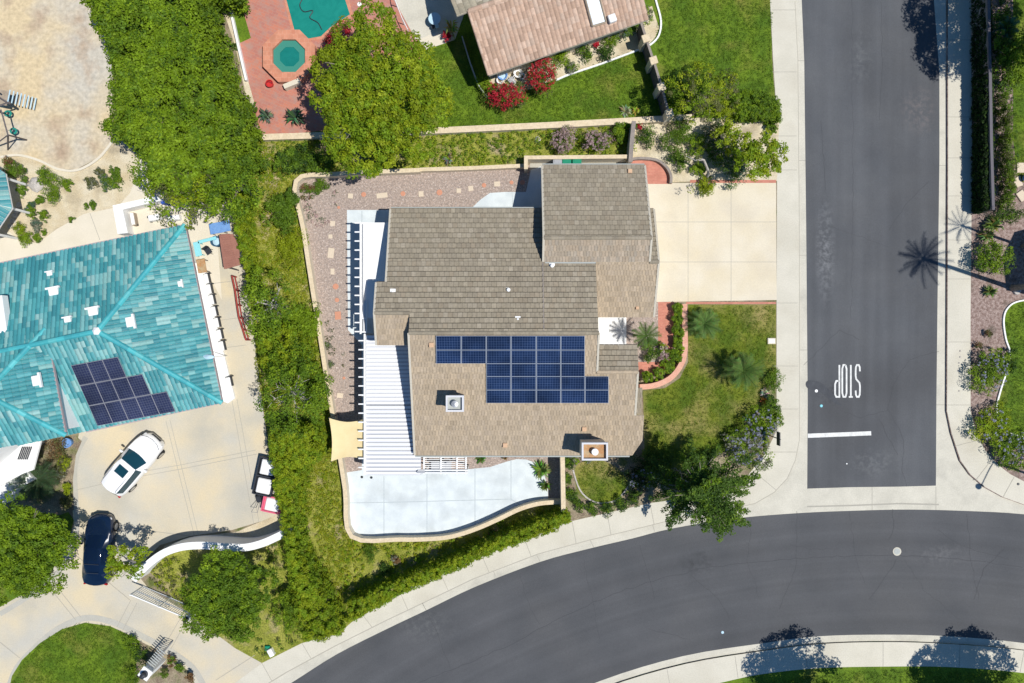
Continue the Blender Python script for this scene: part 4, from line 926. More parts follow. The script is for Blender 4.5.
for sx in (-.6,.6):
    for sy in (-.28,.28): m=MB(); m.box(((a.x+b.x)/2+sx,a.y+sy,.22),(.05,.05,.43)); m.build('leg',M['grey_plastic'],tb)
# shade sail
ss=thing('shade_sail',G(347,438,0),'tan cloth shade sail stretched over the gravel west of the patio cover','shade sail')
cn=[G(329,418,2.5),G(364,419.5,2.45),G(364,459,2.4),G(331,461.5,2.5)]; m=MB(); n=10; grid=[]
for i in range(n+1):
    for j in range(n+1):
        u,v=i/n,j/n; p=cn[0]*(1-u)*(1-v)+cn[1]*u*(1-v)+cn[2]*u*v+cn[3]*(1-u)*v; c=sum(cn,Vector())/4
        pull=.17*(1-abs(2*u-1)**2)*abs(2*v-1)**3+.13*(1-abs(2*v-1)**2)*abs(2*u-1)**3*(1 if u<.5 else .2)
        p=p.lerp(c,pull*.9); p.z-=.16*(4*u*(1-u))*(4*v*(1-v)); grid.append(p)
m.mesh(grid,[(i*(n+1)+j,(i+1)*(n+1)+j,(i+1)*(n+1)+j+1,i*(n+1)+j+1) for i in range(n) for j in range(n)])
m.build('cloth',M['sail'],ss,True)
for c in (cn[0],cn[3]): m=MB(); m.tube([(c.x,c.y,0),c],.04,6); m.build('pole',M['dark'],ss)

# ---------------------------------------------------------------- teal house on the left
TEAL=[(.045,.23,.255),(.06,.265,.285),(.04,.205,.235),(.09,.31,.33),(.16,.37,.37),(.23,.41,.40),(.05,.245,.27),(.065,.28,.295),(.045,.235,.26),(.10,.32,.33),(.19,.38,.365)]
th=thing('teal_roof_house',w3(-390,0,0),'large hip roofed house with bright teal tiles and dark solar panels','house')
d0=Vector((-1,.21,0)).normalized()      # plan direction of the ridge, in picture pixels (y down)
NE=(-306.6,-109.2);SE=(-271.9,57.2);AP=(-367.9,-9.3);L=250
SW=(SE[0]+d0.x*L,SE[1]+d0.y*L); NW=(NE[0]+d0.x*L,NE[1]+d0.y*L); WR=(AP[0]+d0.x*L*.8,AP[1]+d0.y*L*.8)
he,hr=3.0,5.4
def p3(p,h): return w3(p[0],p[1],h)
dn_n=w3(NE[0]-SE[0],NE[1]-SE[1],0); dn_e=Vector((math.cos(R(11.8)),math.sin(R(11.8)),0))
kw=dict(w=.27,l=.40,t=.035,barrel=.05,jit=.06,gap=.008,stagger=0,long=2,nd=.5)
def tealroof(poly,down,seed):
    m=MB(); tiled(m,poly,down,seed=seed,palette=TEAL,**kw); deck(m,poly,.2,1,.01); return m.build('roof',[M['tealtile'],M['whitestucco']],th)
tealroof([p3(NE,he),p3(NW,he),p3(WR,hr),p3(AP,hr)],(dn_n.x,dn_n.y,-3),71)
tealroof([p3(NE,he),p3(AP,hr),p3(SE,he)],(dn_e.x*5,dn_e.y*5,-2),72)
tealroof([p3(SE,he),p3(AP,hr),p3(WR,hr),p3(SW,he)],(-dn_n.x,-dn_n.y,-3),73)
m=MB(); TC=[(.06,.36,.39),(.10,.42,.44),(.05,.32,.36)]
for a,b in ((p3(AP,hr+.05),p3(NE,he+.05)),(p3(AP,hr+.05),p3(SE,he+.05)),(p3(AP,hr+.05),p3(WR,hr+.05))): ridgecap(m,a,b,.34,TC,3,.11,.5)
m.build('ridge_tiles',M['tealtile'],th)
m=MB(); m.lathe(p3(AP,hr+.02),[(.26,0),(.26,.12),(.05,.25)],6); m.build('finial',M['white'],th)
# second, taller hip at the front
E1=(-417.5,-11.2);E2=(-399.6,83.8);dv=Vector((E2[0]-E1[0],E2[1]-E1[1],0)); ln=dv.length; dv.normalize(); pw=Vector((-dv.y,dv.x,0))
if pw.x>0: pw=-pw
h2,h2r=5.0,6.5
mid=Vector(((E1[0]+E2[0])/2,(E1[1]+E2[1])/2,0)); A2=mid+pw*(ln/2); A2b=A2+pw*90
W1=Vector((*E1,0))+pw*170; W2=Vector((*E2,0))+pw*50
tealroof([p3(E1,h2),p3(A2,h2r),p3(E2,h2)],(dn_e.x*5,dn_e.y*5,-2),81)
tealroof([p3(E1,h2),p3(W1,h2),p3(A2b,h2r),p3(A2,h2r)],(dn_n.x,dn_n.y,-3),82)
W2=Vector((-450,94,0))
tealroof([p3(E2,h2),p3(A2,h2r),p3(A2b,h2r),p3(Vector((*E2,0))+pw*(ln/2+90),h2)],(-dn_n.x,-dn_n.y,-3),83)
m=MB()
for a,b in ((p3(A2,h2r+.05),p3(E1,h2+.05)),(p3(A2,h2r+.05),p3(E2,h2+.05)),(p3(A2,h2r+.05),p3(A2b,h2r+.05))): ridgecap(m,a,b,.34,TC,4,.11,.5)
m.build('ridge_tiles',M['tealtile'],th)
def wallring(m,pts,h0,h1,mi=0): m.prism([p3(p,0).xy for p in pts],h0,h1,mi)
def inset(c,pts,k): return [(p[0]+(c[0]-p[0])*k,p[1]+(c[1]-p[1])*k) for p in pts]
m=MB(); wallring(m,inset((-400,0),[NE,SE,SW,NW],.13),0,2.95)
i1=Vector((*E1,0))+pw*2.5+dv*5; i2=Vector((*E2,0))+pw*2.5-dv*5
wallring(m,[i1,i2,(-448,84),(-500,130),i1+pw*150],0,4.93); m.build('wall',M['whitestucco'],th)
# entry wing wall with grille, seen below the eave
m=MB(); q=[G(x,y,2.6).xy for x,y in ((-20,440),(8,446),(41,440),(33,470),(22,474),(0,486),(-20,492))]; m.prism(q,2.45,2.6); m.build('flat_roof',M['whitestucco'],th)
m=MB(); q=[G(x,y,1.2).xy for x,y in ((-20,470),(10,476),(28,472),(33,480),(20,488),(0,505),(-20,512))]; m.prism(q,0,1.2); m.build('porch_wall',M['whitestucco'],th)
# white fascia line of the east eave
m=MB()
for a,b,z in ((NE,SE,he),(SE,(-399,84.5),he),(NE,(-520,-65),he),(E1,E2,h2)):
    p,q=p3(a,z-.02),p3(b,z-.02); d=(q-p); m.box((p+q)/2,(d.length,.12,.16),rz=math.atan2(d.y,d.x))
m.build('gutter',mat('pinkish_fascia',(.40,.32,.32),fine=.05),th)
# vents and skylights on the teal slopes
def planeof(a,b,c):
    n=(b-a).cross(c-a).normalized(); return a,(n if n.z>0 else -n)
plN=planeof(p3(NE,he),p3(NW,he),p3(AP,hr)); plE=planeof(p3(NE,he),p3(AP,hr),p3(SE,he)); plS=planeof(p3(SE,he),p3(AP,hr),p3(SW,he)); pl2=planeof(p3(E1,h2),p3(A2,h2r),p3(E2,h2))
def tvent(px,py,pl,rot,s=1.0):
    p=onplane(px,py,*pl); m=MB(); m.box((p.x,p.y,p.z+.10),(.75*s,.55*s,.22),rz=rot,bev=.03); m.box(Vector((p.x,p.y,p.z+.16))+Matrix.Rotation(rot,3,'Z')@Vector((0,.33*s,0)),(1.1*s,.16*s,.16),rz=rot); m.build('roof_vent',M['white'],th)
for q in ((55,292),(94.5,312)): tvent(*q,plN,R(11),.8)
tvent(51,274,plN,R(11),.45); tvent(69,320,plN,R(11),.55); tvent(181,284,plE,R(-79),.5); tvent(131,322,plE,R(-79),.85); tvent(37.5,380.5,pl2,R(-79),.85)
p=onplane(3,317,*plN); m=MB(); m.box((p.x-.4,p.y,p.z+.2),(1.7,2.5,.5),rz=R(8)); m.build('roof_well',M['whitestucco'],th)
o4=Vector((70.8,365.5)); ax=Vector((15.6,-2.9)); ay=Vector((8.9,20.2)); pS=(plS[0]+plS[1]*.17,plS[1])
for r,c in enumerate((3,4,5)):
    for k in range(c):
        cs=[o4+ax*(k+i)+ay*(r+j) for i,j in ((0,1),(1,1),(1,0),(0,0))]; panel(th,[onplane(v.x,v.y,*pS) for v in cs],plS[1],'solar2','aludark')
p=G(25,453,2.62); m=MB()
for k in range(6): m.box((p.x-.3+.12*k,p.y,2.64),(.06,.9,.05),rz=R(-20))
m.build('roof_grille',M['dark'],th)
# gazebo roof corner at the left edge
gz=thing('teal_gazebo',w3(-515,-135,0),'teal roofed gazebo cut by the left edge above the sand garden','gazebo')
gc=Vector((-515.5,-134.8)); rg=43.5; ps=[(gc.x+rg*math.cos(R(11.5+45*k)),gc.y+rg*math.sin(R(11.5+45*k))) for k in range(8)]; m=MB()
for k in range(8):
    a,b=ps[k],ps[(k+1)%8]; tri=[p3(a,2.6),p3(b,2.6),p3(gc,4.2)]; dd=(p3(a,0)+p3(b,0))/2-p3(gc,0); tiled(m,tri,(dd.x,dd.y,-1),.3,.85,.03,TEAL,barrel=.03,seed=90+k); deck(m,tri,.12,1,.01)
m.build('roof',[M['tealtile'],M['white']],gz)
for k in range(8): p=Vector(ps[k]).lerp(gc,.12); q=w3(p.x,p.y,0); m=MB(); m.box((q.x,q.y,1.25),(.14,.14,2.5)); m.build('post',M['white'],gz)

# ---------------------------------------------------------------- northern neighbour
PINK=[(.42,.29,.215),(.47,.325,.24),(.41,.28,.205),(.50,.36,.275),(.45,.315,.235),(.48,.355,.275)]
nh=thing('pink_tile_house',G(570,-20),'neighbouring house at the top edge with pinkish barrel tile roof and skylight','house')
h0=3.2; c1=G(489,75.5,h0); c2=G(648.5,19.5,h0); e=(c2-c1).normalized(); up=Vector((-e.y,e.x,0)); run=3.75; hr3=h0+run*.36
r1=c1+up*run+Vector((0,0,hr3-h0)); r2=c2+up*run+Vector((0,0,hr3-h0)); ext=e*3.0
# the left rake is seen from (467,10) to (489,75)
sp=[c1,c2,r2,r1]; m=MB(); tiled(m,sp,(-up.x*3,-up.y*3,-1),.29,.42,.03,PINK,barrel=.05,seed=101,stagger=0,gap=.01); deck(m,sp,.18,1,.01); m.build('roof',[M['tile'],M['stucco']],nh)
GREY=[(.34,.30,.22),(.40,.35,.26),(.30,.26,.19),(.44,.39,.30)]
s2=[c1-e*.8+up*2.3*run-Vector((0,0,.4)),c2+up*2.3*run-Vector((0,0,.4)),r2,r1-e*.8]; m=MB(); tiled(m,s2,(up.x*3,up.y*3,-1),.40,.40,.05,GREY,barrel=.04,seed=102,stagger=0); deck(m,s2,.18,1,.01); m.build('roof',[M['tile'],M['stucco']],nh)
m=MB(); ridgecap(m,r1+Vector((0,0,.04)),r2+Vector((0,0,.04)),.34,PINK,5,.1)
ridgecap(m,c1+Vector((0,0,.06)),r1+Vector((0,0,.06)),.2,PINK,6,.05); m.build('ridge_tiles',M['tile'],nh)
m=MB(); i=.5
def rect(a,b,c,d): return [v.xy for v in (a,b,c,d)]
i=.8; m.prism(rect(c1+e*i+up*i,c2-e*i+up*i,c2-e*i+up*(2*run-i),c1+e*i+up*(2*run-i)),0,h0-.05)
A_=c1+e*i; 
m.mesh([A_+up*i-Vector((0,0,.1)),A_+up*(2*run-i)-Vector((0,0,.1)),A_+up*run+Vector((0,0,hr3-h0-.25))],[(0,1,2)]); B_=c2-e*i
m.mesh([B_+up*i-Vector((0,0,.1)),B_+up*(2*run-i)-Vector((0,0,.1)),B_+up*run+Vector((0,0,hr3-h0-.25))],[(0,1,2)])
m.build('wall',M['stucco'],nh)
pl=planeof(c1,c2,r2); pl=(pl[0]+pl[1]*.16,pl[1])
q=[onplane(*x,*pl) for x in ((592.5,26),(606,22),(598.5,-6),(585,-2))]; m=MB(); m.face(q); sk=m.build('skylight',M['skylight'],nh); m=MB()
for a,b in zip(q,q[1:]+q[:1]): d=b-a; m.tube([a,b],.07,4)
m.build('frame',M['wood'],sk)
p=onplane(612,19,*pl); m=MB(); m.box((p.x,p.y,p.z+.08),(.5,.5,.25),rz=.34,bev=.04); m.build('roof_vent',M['white'],nh)
p=c1+up*2.0+e*1.2
# house beyond the right edge: only its shadow and nothing else reaches the picture
eh=thing('neighbour_house',w3(640,-60,0),'stucco house just beyond the right edge that shades the mulch bed','house')
m=MB(); m.prism([w3(x,y,0).xy for x,y in ((536,-98),(640,-130),(640,-20),(528,-45))],0,4.2); m.build('wall',M['stucco'],eh)
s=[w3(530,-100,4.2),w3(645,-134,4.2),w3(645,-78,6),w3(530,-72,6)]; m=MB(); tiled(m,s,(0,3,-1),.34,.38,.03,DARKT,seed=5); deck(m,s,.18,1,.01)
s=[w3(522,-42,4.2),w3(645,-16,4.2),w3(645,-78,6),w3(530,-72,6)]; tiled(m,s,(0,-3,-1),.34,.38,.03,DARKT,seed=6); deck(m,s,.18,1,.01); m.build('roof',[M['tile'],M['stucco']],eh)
# ================================================================== WALLS, FENCES
def wall(name,pts,h,w,label,mt='stucco',capm='cap',capw=.06,sm=0,capt=.07,cat='wall',z0=0):
    if sm: pts=smooth(pts,sm)
    P=[G(p[0],p[1],h).xy for p in pts]; c=P[len(P)//2]; t=thing(name,(c.x,c.y,z0),label,cat)
    for nm,ww,a,b,mm in (('wall_body',w,z0,z0+h-capt,mt),('cap',w+capw,z0+h-capt+.002,z0+h,capm)):
        A,B=offset2(P,ww); m=MB()
        for i in range(len(P)-1):
            q=[A[i],B[i],B[i+1],A[i+1]]
            vs=[(*k,a) for k in q]+[(*k,b) for k in q]; m.mesh(vs,[(4,5,6,7)[::1],(0,1,5,4),(2,3,7,6),(3,0,4,7) if i==0 else (2,3,7,6),(1,2,6,5) if i==len(P)-2 else (0,1,5,4)] if False else [(4,5,6,7),(1,2,6,5),(3,0,4,7)]+([(0,1,5,4)] if i==0 else [])+([(2,3,7,6)] if i==len(P)-2 else []))
        m.build(nm,M[mm],t)
    return t
wall('garden_wall',[(420,170),(335,174),(296,181),(303,228),(311,280),(319,330),(330,400),(337,440),(345,490),(351.5,536.5),(400,539.5),(430,539),(452,536.5),(476,529),(500,518.5),(520,509),(540,503.5),(561,502)],.75,.24,'long low cream garden wall curving round the gravel yard and the pale patio','stucco','cap',.05,sm=4)
wall('garden_wall',[(420,169.5),(470,168),(525,165.5)],.6,.2,'low cream wall along the north edge of the gravel yard','stucco','cap')
wall('garden_wall',[(526,169),(526,157.5),(628,156.5)],1.2,.2,'cream wall behind the green rubbish bins','stucco','cap')
wall('boundary_wall',[(262,137),(310,135.5),(380,133),(456,129.5),(560,124.5),(640,120),(692,117)],.55,.36,'long tan capped wall dividing the two lots north of the tiled house','stucco','cap',.06,capt=.1)
wall('garden_wall',[(634,121),(632,140),(630.5,162)],1.4,.22,'short dark topped wall running south from the tan boundary wall','stucco','darkwall')
wall('garden_wall',[(562.5,454),(563,480),(563.5,512)],1.7,.24,'tan topped wall at the end of the pale patio beside the round lawn','stucco','cap')
wall('curved_wall',[(133,580),(141,571),(152,561),(165,552.5),(182,547),(202,545.5),(225,547),(245,547.5),(262,543.5),(277,537),(291,530)],1.75,.42,'white curved wall sweeping from the driveway gate to the long hedge','whitestucco','white',.08,sm=4)
wall('planter_curb',[(671,183),(671,175),(666,166),(656,159.5),(640,158),(632,159)],.35,.16,'dark red brick curb around the small brick court beside the garage','darkwall','pinkcap' if False else 'darkwall',.02,sm=3)
wall('planter_wall',[(684.5,304),(685,330),(685,350),(682,363),(674,375),(664,382),(652,386),(640,387)],.6,.34,'salmon brick planter wall curving from the driveway to the porch','pinkcap','pinkcap',.03,sm=4)
wall('lawn_curb',[(652,-20),(656,0),(661,20),(659,35),(651,44),(640,49),(600,64),(570,74),(556,80)],.12,.12,'white concrete curb between the sandy bed and the northern lawn','white','white',.0,sm=4)
wall('lawn_curb',[(0,157),(18,155),(38,160),(58,169),(77,170),(96,160),(108,147),(113,139)],.12,.16,'pale wavy curb between the bare dirt yard and the sand garden','path','path',.0,sm=5)
wall('lawn_curb',[(1050,298),(1020,301),(1008,308),(1004,320),(1006,338),(1010,352),(1008,368),(1001,390),(997,408),(1000,424),(1012,434),(1040,440)],.1,.10,'thin white curb around the curving lawn at the right edge','white','white',.0,sm=5)
wall('lawn_curb',[(573,470),(580,490),(592,501),(606,503),(618,499),(628,487)],.08,.10,'thin curb round the lower side of the small oval lawn','stone','stone',.0,sm=4)
wall('boundary_wall',[(223,-30),(228,0),(238,45),(246,80)],.35,.14,'thin white wall between the tall hedge and the brick pool deck','whitestucco','white',.02)
wall('garden_fence',[(-0+228+234,36),(470,62),(478,84),(487,97)],.6,.07,'thin pale fence along the lawn left of the pink tile house','wood','trim',.0,cat='fence') 
# post and rail wall with pilasters on the northern lawn
fw=thing('pilaster_fence',G(656,70),'dark topped fence with four tan pilasters crossing the northern lawn','fence')
P=[G(x,y,1.5).xy for x,y in ((641,22),(648,44),(656,68),(663,92),(669,114))]
for nm,w,a,b,mm in (('fence_panel',.13,0,1.45,'darkwood'),('rail',.16,1.45,1.52,'darkwall')):
    A,B=offset2(P,w); m=MB()
    for i in range(4): q=[A[i],B[i],B[i+1],A[i+1]]; m.mesh([(*k,a) for k in q]+[(*k,b) for k in q],[(4,5,6,7),(1,2,6,5),(3,0,4,7)])
    m.build(nm,M[mm],fw)
for x,y in ((646,38),(653.7,60),(661.5,86.5),(669.5,113)):
    p=G(x,y,1.75); m=MB(); m.box((p.x,p.y,.82),(.42,.42,1.64),rz=R(-72)); pl_=m.build('pilaster',M['stucco'],fw)
    m=MB(); m.box((p.x,p.y,1.70),(.52,.52,.12),rz=R(-72),bev=.03); m.build('cap',M['cap'],pl_)
# driveway gate
g0=G(130.3,594.8,1.75).xy; g1=G(187,618.6,1.75).xy; d=(g1-g0); L=d.length; d.normalize()
gt_=thing('driveway_gate',(*((g0+g1)/2),0),'white metal driveway gate with vertical bars across the courtyard entrance','gate')
m=MB(); rz=math.atan2(d.y,d.x)
for z,t in ((.15,.06),(1.0,.05),(1.72,.07)): m.box((*((g0+g1)/2),z),(L,t,t),rz=rz)
for s in (0,.5,1): p=g0+d*L*s; m.box((*p,.9),(.07,.07,1.8),rz=rz)
m.build('frame',M['white'],gt_)
m=MB(); n=28
for i in range(1,n):
    if i==n//2: continue
    p=g0+d*L*i/n; m.box((*p,.93),(.028,.028,1.52),rz=rz)
m.build('bars',M['white'],gt_)
q=(g0+g1)/2
for sx in (-.35,.35):
    m=MB(); c=q+d*sx; pts=[Vector((*(c+d*.16*math.cos(t)),1.25+.16*math.sin(t))) for t in [k*math.pi/5 for k in range(11)]]; m.tube(pts,.02,4); m.build('scrollwork',M['white'],gt_)
p=G(186,619,2.0); gp=thing('gate_post',(p.x,p.y,0),'white gate post with dark lantern beside the round tree','gate post'); m=MB(); m.box((p.x,p.y,.95),(.35,.35,1.9),rz=rz); m.build('post',M['whitestucco'],gp); m=MB(); m.lathe((p.x,p.y,1.9),[(.10,0),(.16,.12),(.17,.3),(.05,.45)],8); m.build('lantern',M['dark'],gp)
p=G(145,674,2.0); rz2=R(-35); gp=thing('entry_pillar',(p.x,p.y,0),'white square entry pillar with round dark lantern at the bottom left corner lawn','pillar'); m=MB(); m.box((p.x,p.y,.95),(.62,.62,1.9),rz=rz2); m.build('pillar_body',M['whitestucco'],gp); m=MB(); m.box((p.x,p.y,1.94),(.74,.74,.08),rz=rz2); m.build('cap',M['white'],gp)
m=MB(); m.lathe((p.x,p.y,1.98),[(.2,0),(.24,.08),(.16,.14),(.18,.4),(.03,.5)],10); m.build('lantern',M['dark'],gp)
a=G(149,667,1.5).xy; b=G(163,650,1.5).xy; d=(b-a); L=d.length; d.normalize(); rz3=math.atan2(d.y,d.x)
gg=thing('iron_fence',(*((a+b)/2),0),'short grey wrought iron fence panel beside the white entry pillar','fence'); m=MB()
for z in (.15,1.45): m.box((*((a+b)/2),z),(L,.06,.06),rz=rz3)
for i in range(12): pp=a+d*L*i/11; m.box((*pp,.8),(.03,.03,1.35),rz=rz3)
m.build('bars',M['metal'],gg)
m=MB(); nrm=Vector((-d.y,d.x)); q=[a+nrm*.3,b+nrm*.3,b-nrm*.35,a-nrm*.35]; pass
for k in range(9):
    s0=a+d*L*(k+.5)/9; m=MB(); m.box((*s0,1.52),(.06,.62,.05),rz=rz3); m.build('slat',M['trim'],gg)
# ivy fence wall east
P=[G(x,y,1.6).xy for x,y in ((987,-60),(988.5,40),(989.5,80),(990.5,140),(992.5,210))]; ef=thing('street_fence',(*P[2],0),'grey topped fence behind the ivy beside the right hand sidewalk','fence'); A,B=offset2(P,.16); m=MB()
for i in range(4): q=[A[i],B[i],B[i+1],A[i+1]]; m.mesh([(*k,0) for k in q]+[(*k,1.65) for k in q],[(4,5,6,7),(1,2,6,5),(3,0,4,7)])
m.build('fence_panel',M['darkwall'],ef)
A,B=offset2(P,.19); m=MB()
for i in range(4): q=[A[i],B[i],B[i+1],A[i+1]]; m.mesh([(*k,1.652) for k in q]+[(*k,1.70) for k in q],[(4,5,6,7),(1,2,6,5),(3,0,4,7)])
m.build('cap',mat('mauve_cap',(.13,.12,.135),fine=.1),ef)

# spa
sp=thing('raised_spa',G(290,58),'raised octagonal brick spa with teal water on the pool deck','spa'); c=G(289,56,.45)
def octp(r,rot=22.5,cx=c.x,cy=c.y): return [(cx+r*math.cos(R(rot+45*k)),cy+r*math.sin(R(rot+45*k))) for k in range(8)]
o1,o2,o3_,o4_=octp(1.95),octp(1.22),octp(1.21),octp(.72)
m=MB()
for k in range(8):
    a,b,cc,dd=o1[k],o1[(k+1)%8],o2[(k+1)%8],o2[k]; m.mesh([(*a,.5),(*b,.5),(*cc,.5),(*dd,.5),(*a,0),(*b,0),(*dd,.1),(*cc,.1)],[(0,1,2,3),(4,5,1,0),(3,2,7,6)])
m.build('coping',M['coping'],sp)
m=MB()
for k in range(8):
    a,b,cc,dd=o3_[k],o3_[(k+1)%8],o4_[(k+1)%8],o4_[k]; m.face([(*a,.33),(*b,.33),(*cc,.33),(*dd,.33)])
m.build('bench',M['spabench'],sp)
m=MB(); m.face([(*p,.30) for p in octp(.73)]); m.build('water',M['spa'],sp)
q=G(288,87,.5); m=MB(); m.box((G(294,86).x,G(294,86).y,.25),(1.2,.32,.52),rz=R(22)); m.build('white_face',M['stucco'],sp)

# ================================================================== VEGETATION
# the long tall hedge mass top left
hedge('tall_hedge',[(92,-25),(214,-30),(219,0),(227,40),(236,80),(247,112),(260,135),(260,156),(246,180),(228,200),(205,202),(172,188),(154,174),(145,150),(132,138),(116,126),(110,100),(112,70),(103,40),(91,12)],5.5,'huge dense bright green hedge filling the space between the dirt yard and the pool deck',('lime','lime','green'),dens=9,cr=.46,per=40,ls=.20,rough=.06,ns=.8)
tree('shade_tree',186,192,34,2.5,6.0,'sparse yellowish tree overhanging the north corner of the teal roof',('olive','yellow','lime'),mt='palebark',dens=6,per=22,gaps=.3,ls=.18,seed=5)
tree('shade_tree',160,165,24,2.5,5.6,'green tree at the lower left tip of the tall hedge',('lime','green'),dens=7,per=26,ls=.18)
tree('shade_tree',232,185,30,2.5,5.8,'green tree between the tall hedge and the yellow ivy slope',('lime','green'),dens=8,per=30,ls=.18)
# hedge strip between the lots
hedge('boundary_hedge',[(232,205),(246,196),(254,205),(258,250),(263,285),(256,296),(250,288),(243,262)],2.8,'upper yellow green part of the hedge between the two lots',('yellow','lime'),dens=16,cr=.24,per=26,ls=.14,rough=.1)
hedge('boundary_hedge',[(260,332),(300,326),(314,345),(318,372),(300,370),(266,376)],3.0,'bright yellow green hedge section between the two branching grey trees',('yellow','lime'),dens=16,cr=.24,per=26,ls=.14)
hedge('boundary_hedge',[(272,430),(322,425),(326,450),(312,462),(306,500),(310,540),(325,570),(345,610),(343,626),(325,638),(303,638),(294,600),(286,560),(281,520),(274,480)],3.0,'long lower hedge running down to the curved street',('yellow','lime'),dens=19,cr=.24,per=28,ls=.13,rough=.08)
tree('pepper_tree',267,305,26,2.2,5.2,'open tree with bare grey branches in the upper middle of the boundary hedge',('green','lime'),ry_px=34,mt='palebark',dens=9,per=26,gaps=.3,ls=.15,limbs=9,seed=21)
tree('pepper_tree',290,393,31,2.2,5.2,'open tree with bare grey branches in the centre of the boundary hedge',('green','green','lime'),ry_px=42,mt='palebark',dens=9,per=26,gaps=.25,ls=.15,limbs=9,seed=22)
shrub(284,210,17,2.0,'dark green rounded shrub beside the corner of the gravel yard',('green',),ry=22,k=5,ls=.15)
shrub(302,160,26,1.6,'low wide green shrub north of the gravel yard corner',('green','deep'),ry=14,k=6,ls=.15)
shrub(290,248,16,1.0,'yellow green shrub on the slope beside the gravel wall',('yellow',),ry=18,ls=.12)
shrub(303,325,18,1.3,'green shrub between hedge and gravel wall',('lime',),ry=22,ls=.14)
shrub(318,395,14,1.5,'dense shrub leaning over the gravel yard wall',('lime','green'),ry=26)
carpet('ivy',[(232,150),(262,140),(290,182),(300,228),(308,280),(328,400),(345,520),(352,540),(349,590),(335,610),(312,520),(262,400),(246,260)],('ivy','ivy','lime'),'yellow green ivy covering the slope between the boundary hedge and the garden wall',h=.15,dens=40,holes=.08,tone=1.0,ls=.09,fv=.12,nv=.25)
carpet('ivy',[(350,542),(400,543),(452,540),(480,533),(520,515),(558,506),(562,512),(500,535),(430,558),(350,596)],('ivy','lime'),'low ground cover between the patio wall and the street hedge',h=.2,dens=24,holes=.25)
carpet('ground_cover',[(262,142),(330,138),(456,133),(540,129),(628,125),(628,156),(530,157),(520,162),(420,168),(330,172),(262,182)],('lime','green','yellow'),'green ground cover in the strip between the two boundary walls',h=.22,dens=24,holes=.18)
hedge('street_hedge',[(347,606),(370,595),(400,582),(425,572),(450,562.5),(475,551),(500,539.5),(525,529),(550,520),(565,514),(570,521),(552,531),(525,541),(500,550.5),(475,561),(450,573),(425,584),(400,595),(370,611),(352,622)],2.3,'clipped yellow green hedge along the curved street sidewalk',('yellow','lime'),dens=32,cr=.17,per=24,ls=.11,rough=.03,sm=0,foot=False)
# big trees
tree('camphor_tree',379,95,73,2.6,8.0,'biggest broad crowned bright green tree beside the swimming pool',('lime','yellow'),ry_px=82,k=34,dens=11,cr=.38,per=42,ls=.18,sub=.27,r0=.3,seed=31,gaps=.03,fill=4.0,reach=.80)
tree('round_tree',227,596,50,1.2,4.6,'rounded dense green tree between the curved white wall and the driveway gate',('green','lime','green'),ry_px=48,k=22,dens=13,cr=.30,per=38,ls=.15,sub=.33,seed=33,fill=9,reach=.76)
tree('round_tree',24,548,54,1.5,6.0,'dense bright green tree on the lawn at the left edge',('lime','green','lime'),ry_px=54,k=22,dens=12,cr=.33,per=38,ls=.16,sub=.32,seed=34,fill=8,reach=.78,base=(50,542))
tree('small_tree',126,561,24,2.0,4.2,'small sparse tree leaning over the navy car beside the curved white wall',('yellow','lime'),ry_px=20,k=9,dens=13,cr=.26,per=30,ls=.16,mt='palebark',gaps=.15,fill=1.5,sub=.36,reach=.8,base=(140,571),seed=35)
pb=G(674,471); pb.z=0; pt=thing('plumed_tree',pb,'dark green tree with plume like branches overhanging the sidewalk at the street corner','tree')
trunkmesh(pt,pb,pb+Vector((.4,-.2,4.2)),.2,limbs=7,spread=1.8,lh=1.4,seed=36)
pr_=random.Random(12); PC=[];PR=[];PF=[]
for i in range(104):
    lay=i%4; a=pr_.uniform(0,6.283); L=[3.3,2.9,2.2,1.4][lay]*pr_.uniform(.7,1.12)*(1.28 if -1.6<a-6.283*(a>3.14)<.5 else .95); z0_=[2.8,4.4,5.9,7.2][lay]; up_=[.25,.35,.5,.8][lay]
    n_=int(L/.22); s0=pb+Vector((.45,-.25,0))
    for k in range(n_):
        u=(k+1)/n_; w_=.40*(1-.60*u)+.07; p=s0+Vector((math.cos(a)*L*u,math.sin(a)*L*u,z0_+up_*L*u-.35*u*u*L))
        PC.append([p.x+pr_.uniform(-.07,.07),p.y+pr_.uniform(-.07,.07),p.z]); PR.append(w_); PF.append(min(1,max(0,.18+.10*lay+.38*u+pr_.uniform(-.12,.12))))
    if i%3==0:
        m=MB(); m.tube([s0+Vector((0,0,z0_-.3)),s0+Vector((math.cos(a)*L*.5,math.sin(a)*L*.5,z0_+up_*L*.3)),s0+Vector((math.cos(a)*L*.9,math.sin(a)*L*.9,z0_+up_*L*.6))],[.07,.04,.015],5); m.build('branch',M['bark'],pt)
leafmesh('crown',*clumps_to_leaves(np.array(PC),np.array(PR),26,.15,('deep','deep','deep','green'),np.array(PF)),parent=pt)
tree('feathery_tree',706,95,32,2.0,5.2,'light feathery yellow green tree beside the pilaster fence',('yellow','lime','olive'),ry_px=25,k=10,dens=11,cr=.32,per=30,ls=.14,gaps=.2,seed=37,fill=4)
tree('small_tree',757,157,26,1.5,4.4,'bright small tree overhanging the sidewalk at the sandy bed',('yellow','lime'),ry_px=21,k=9,dens=14,cr=.3,per=36,ls=.16,gaps=.05,fill=5,base=(735,158),seed=38)
tree('small_tree',726,138,13,1.2,3.2,'yellow green small tree in the middle of the sandy bed',('lime','yellow'),ry_px=16,k=8,dens=12,cr=.3,per=32,ls=.15,gaps=.1,seed=39,fill=4)
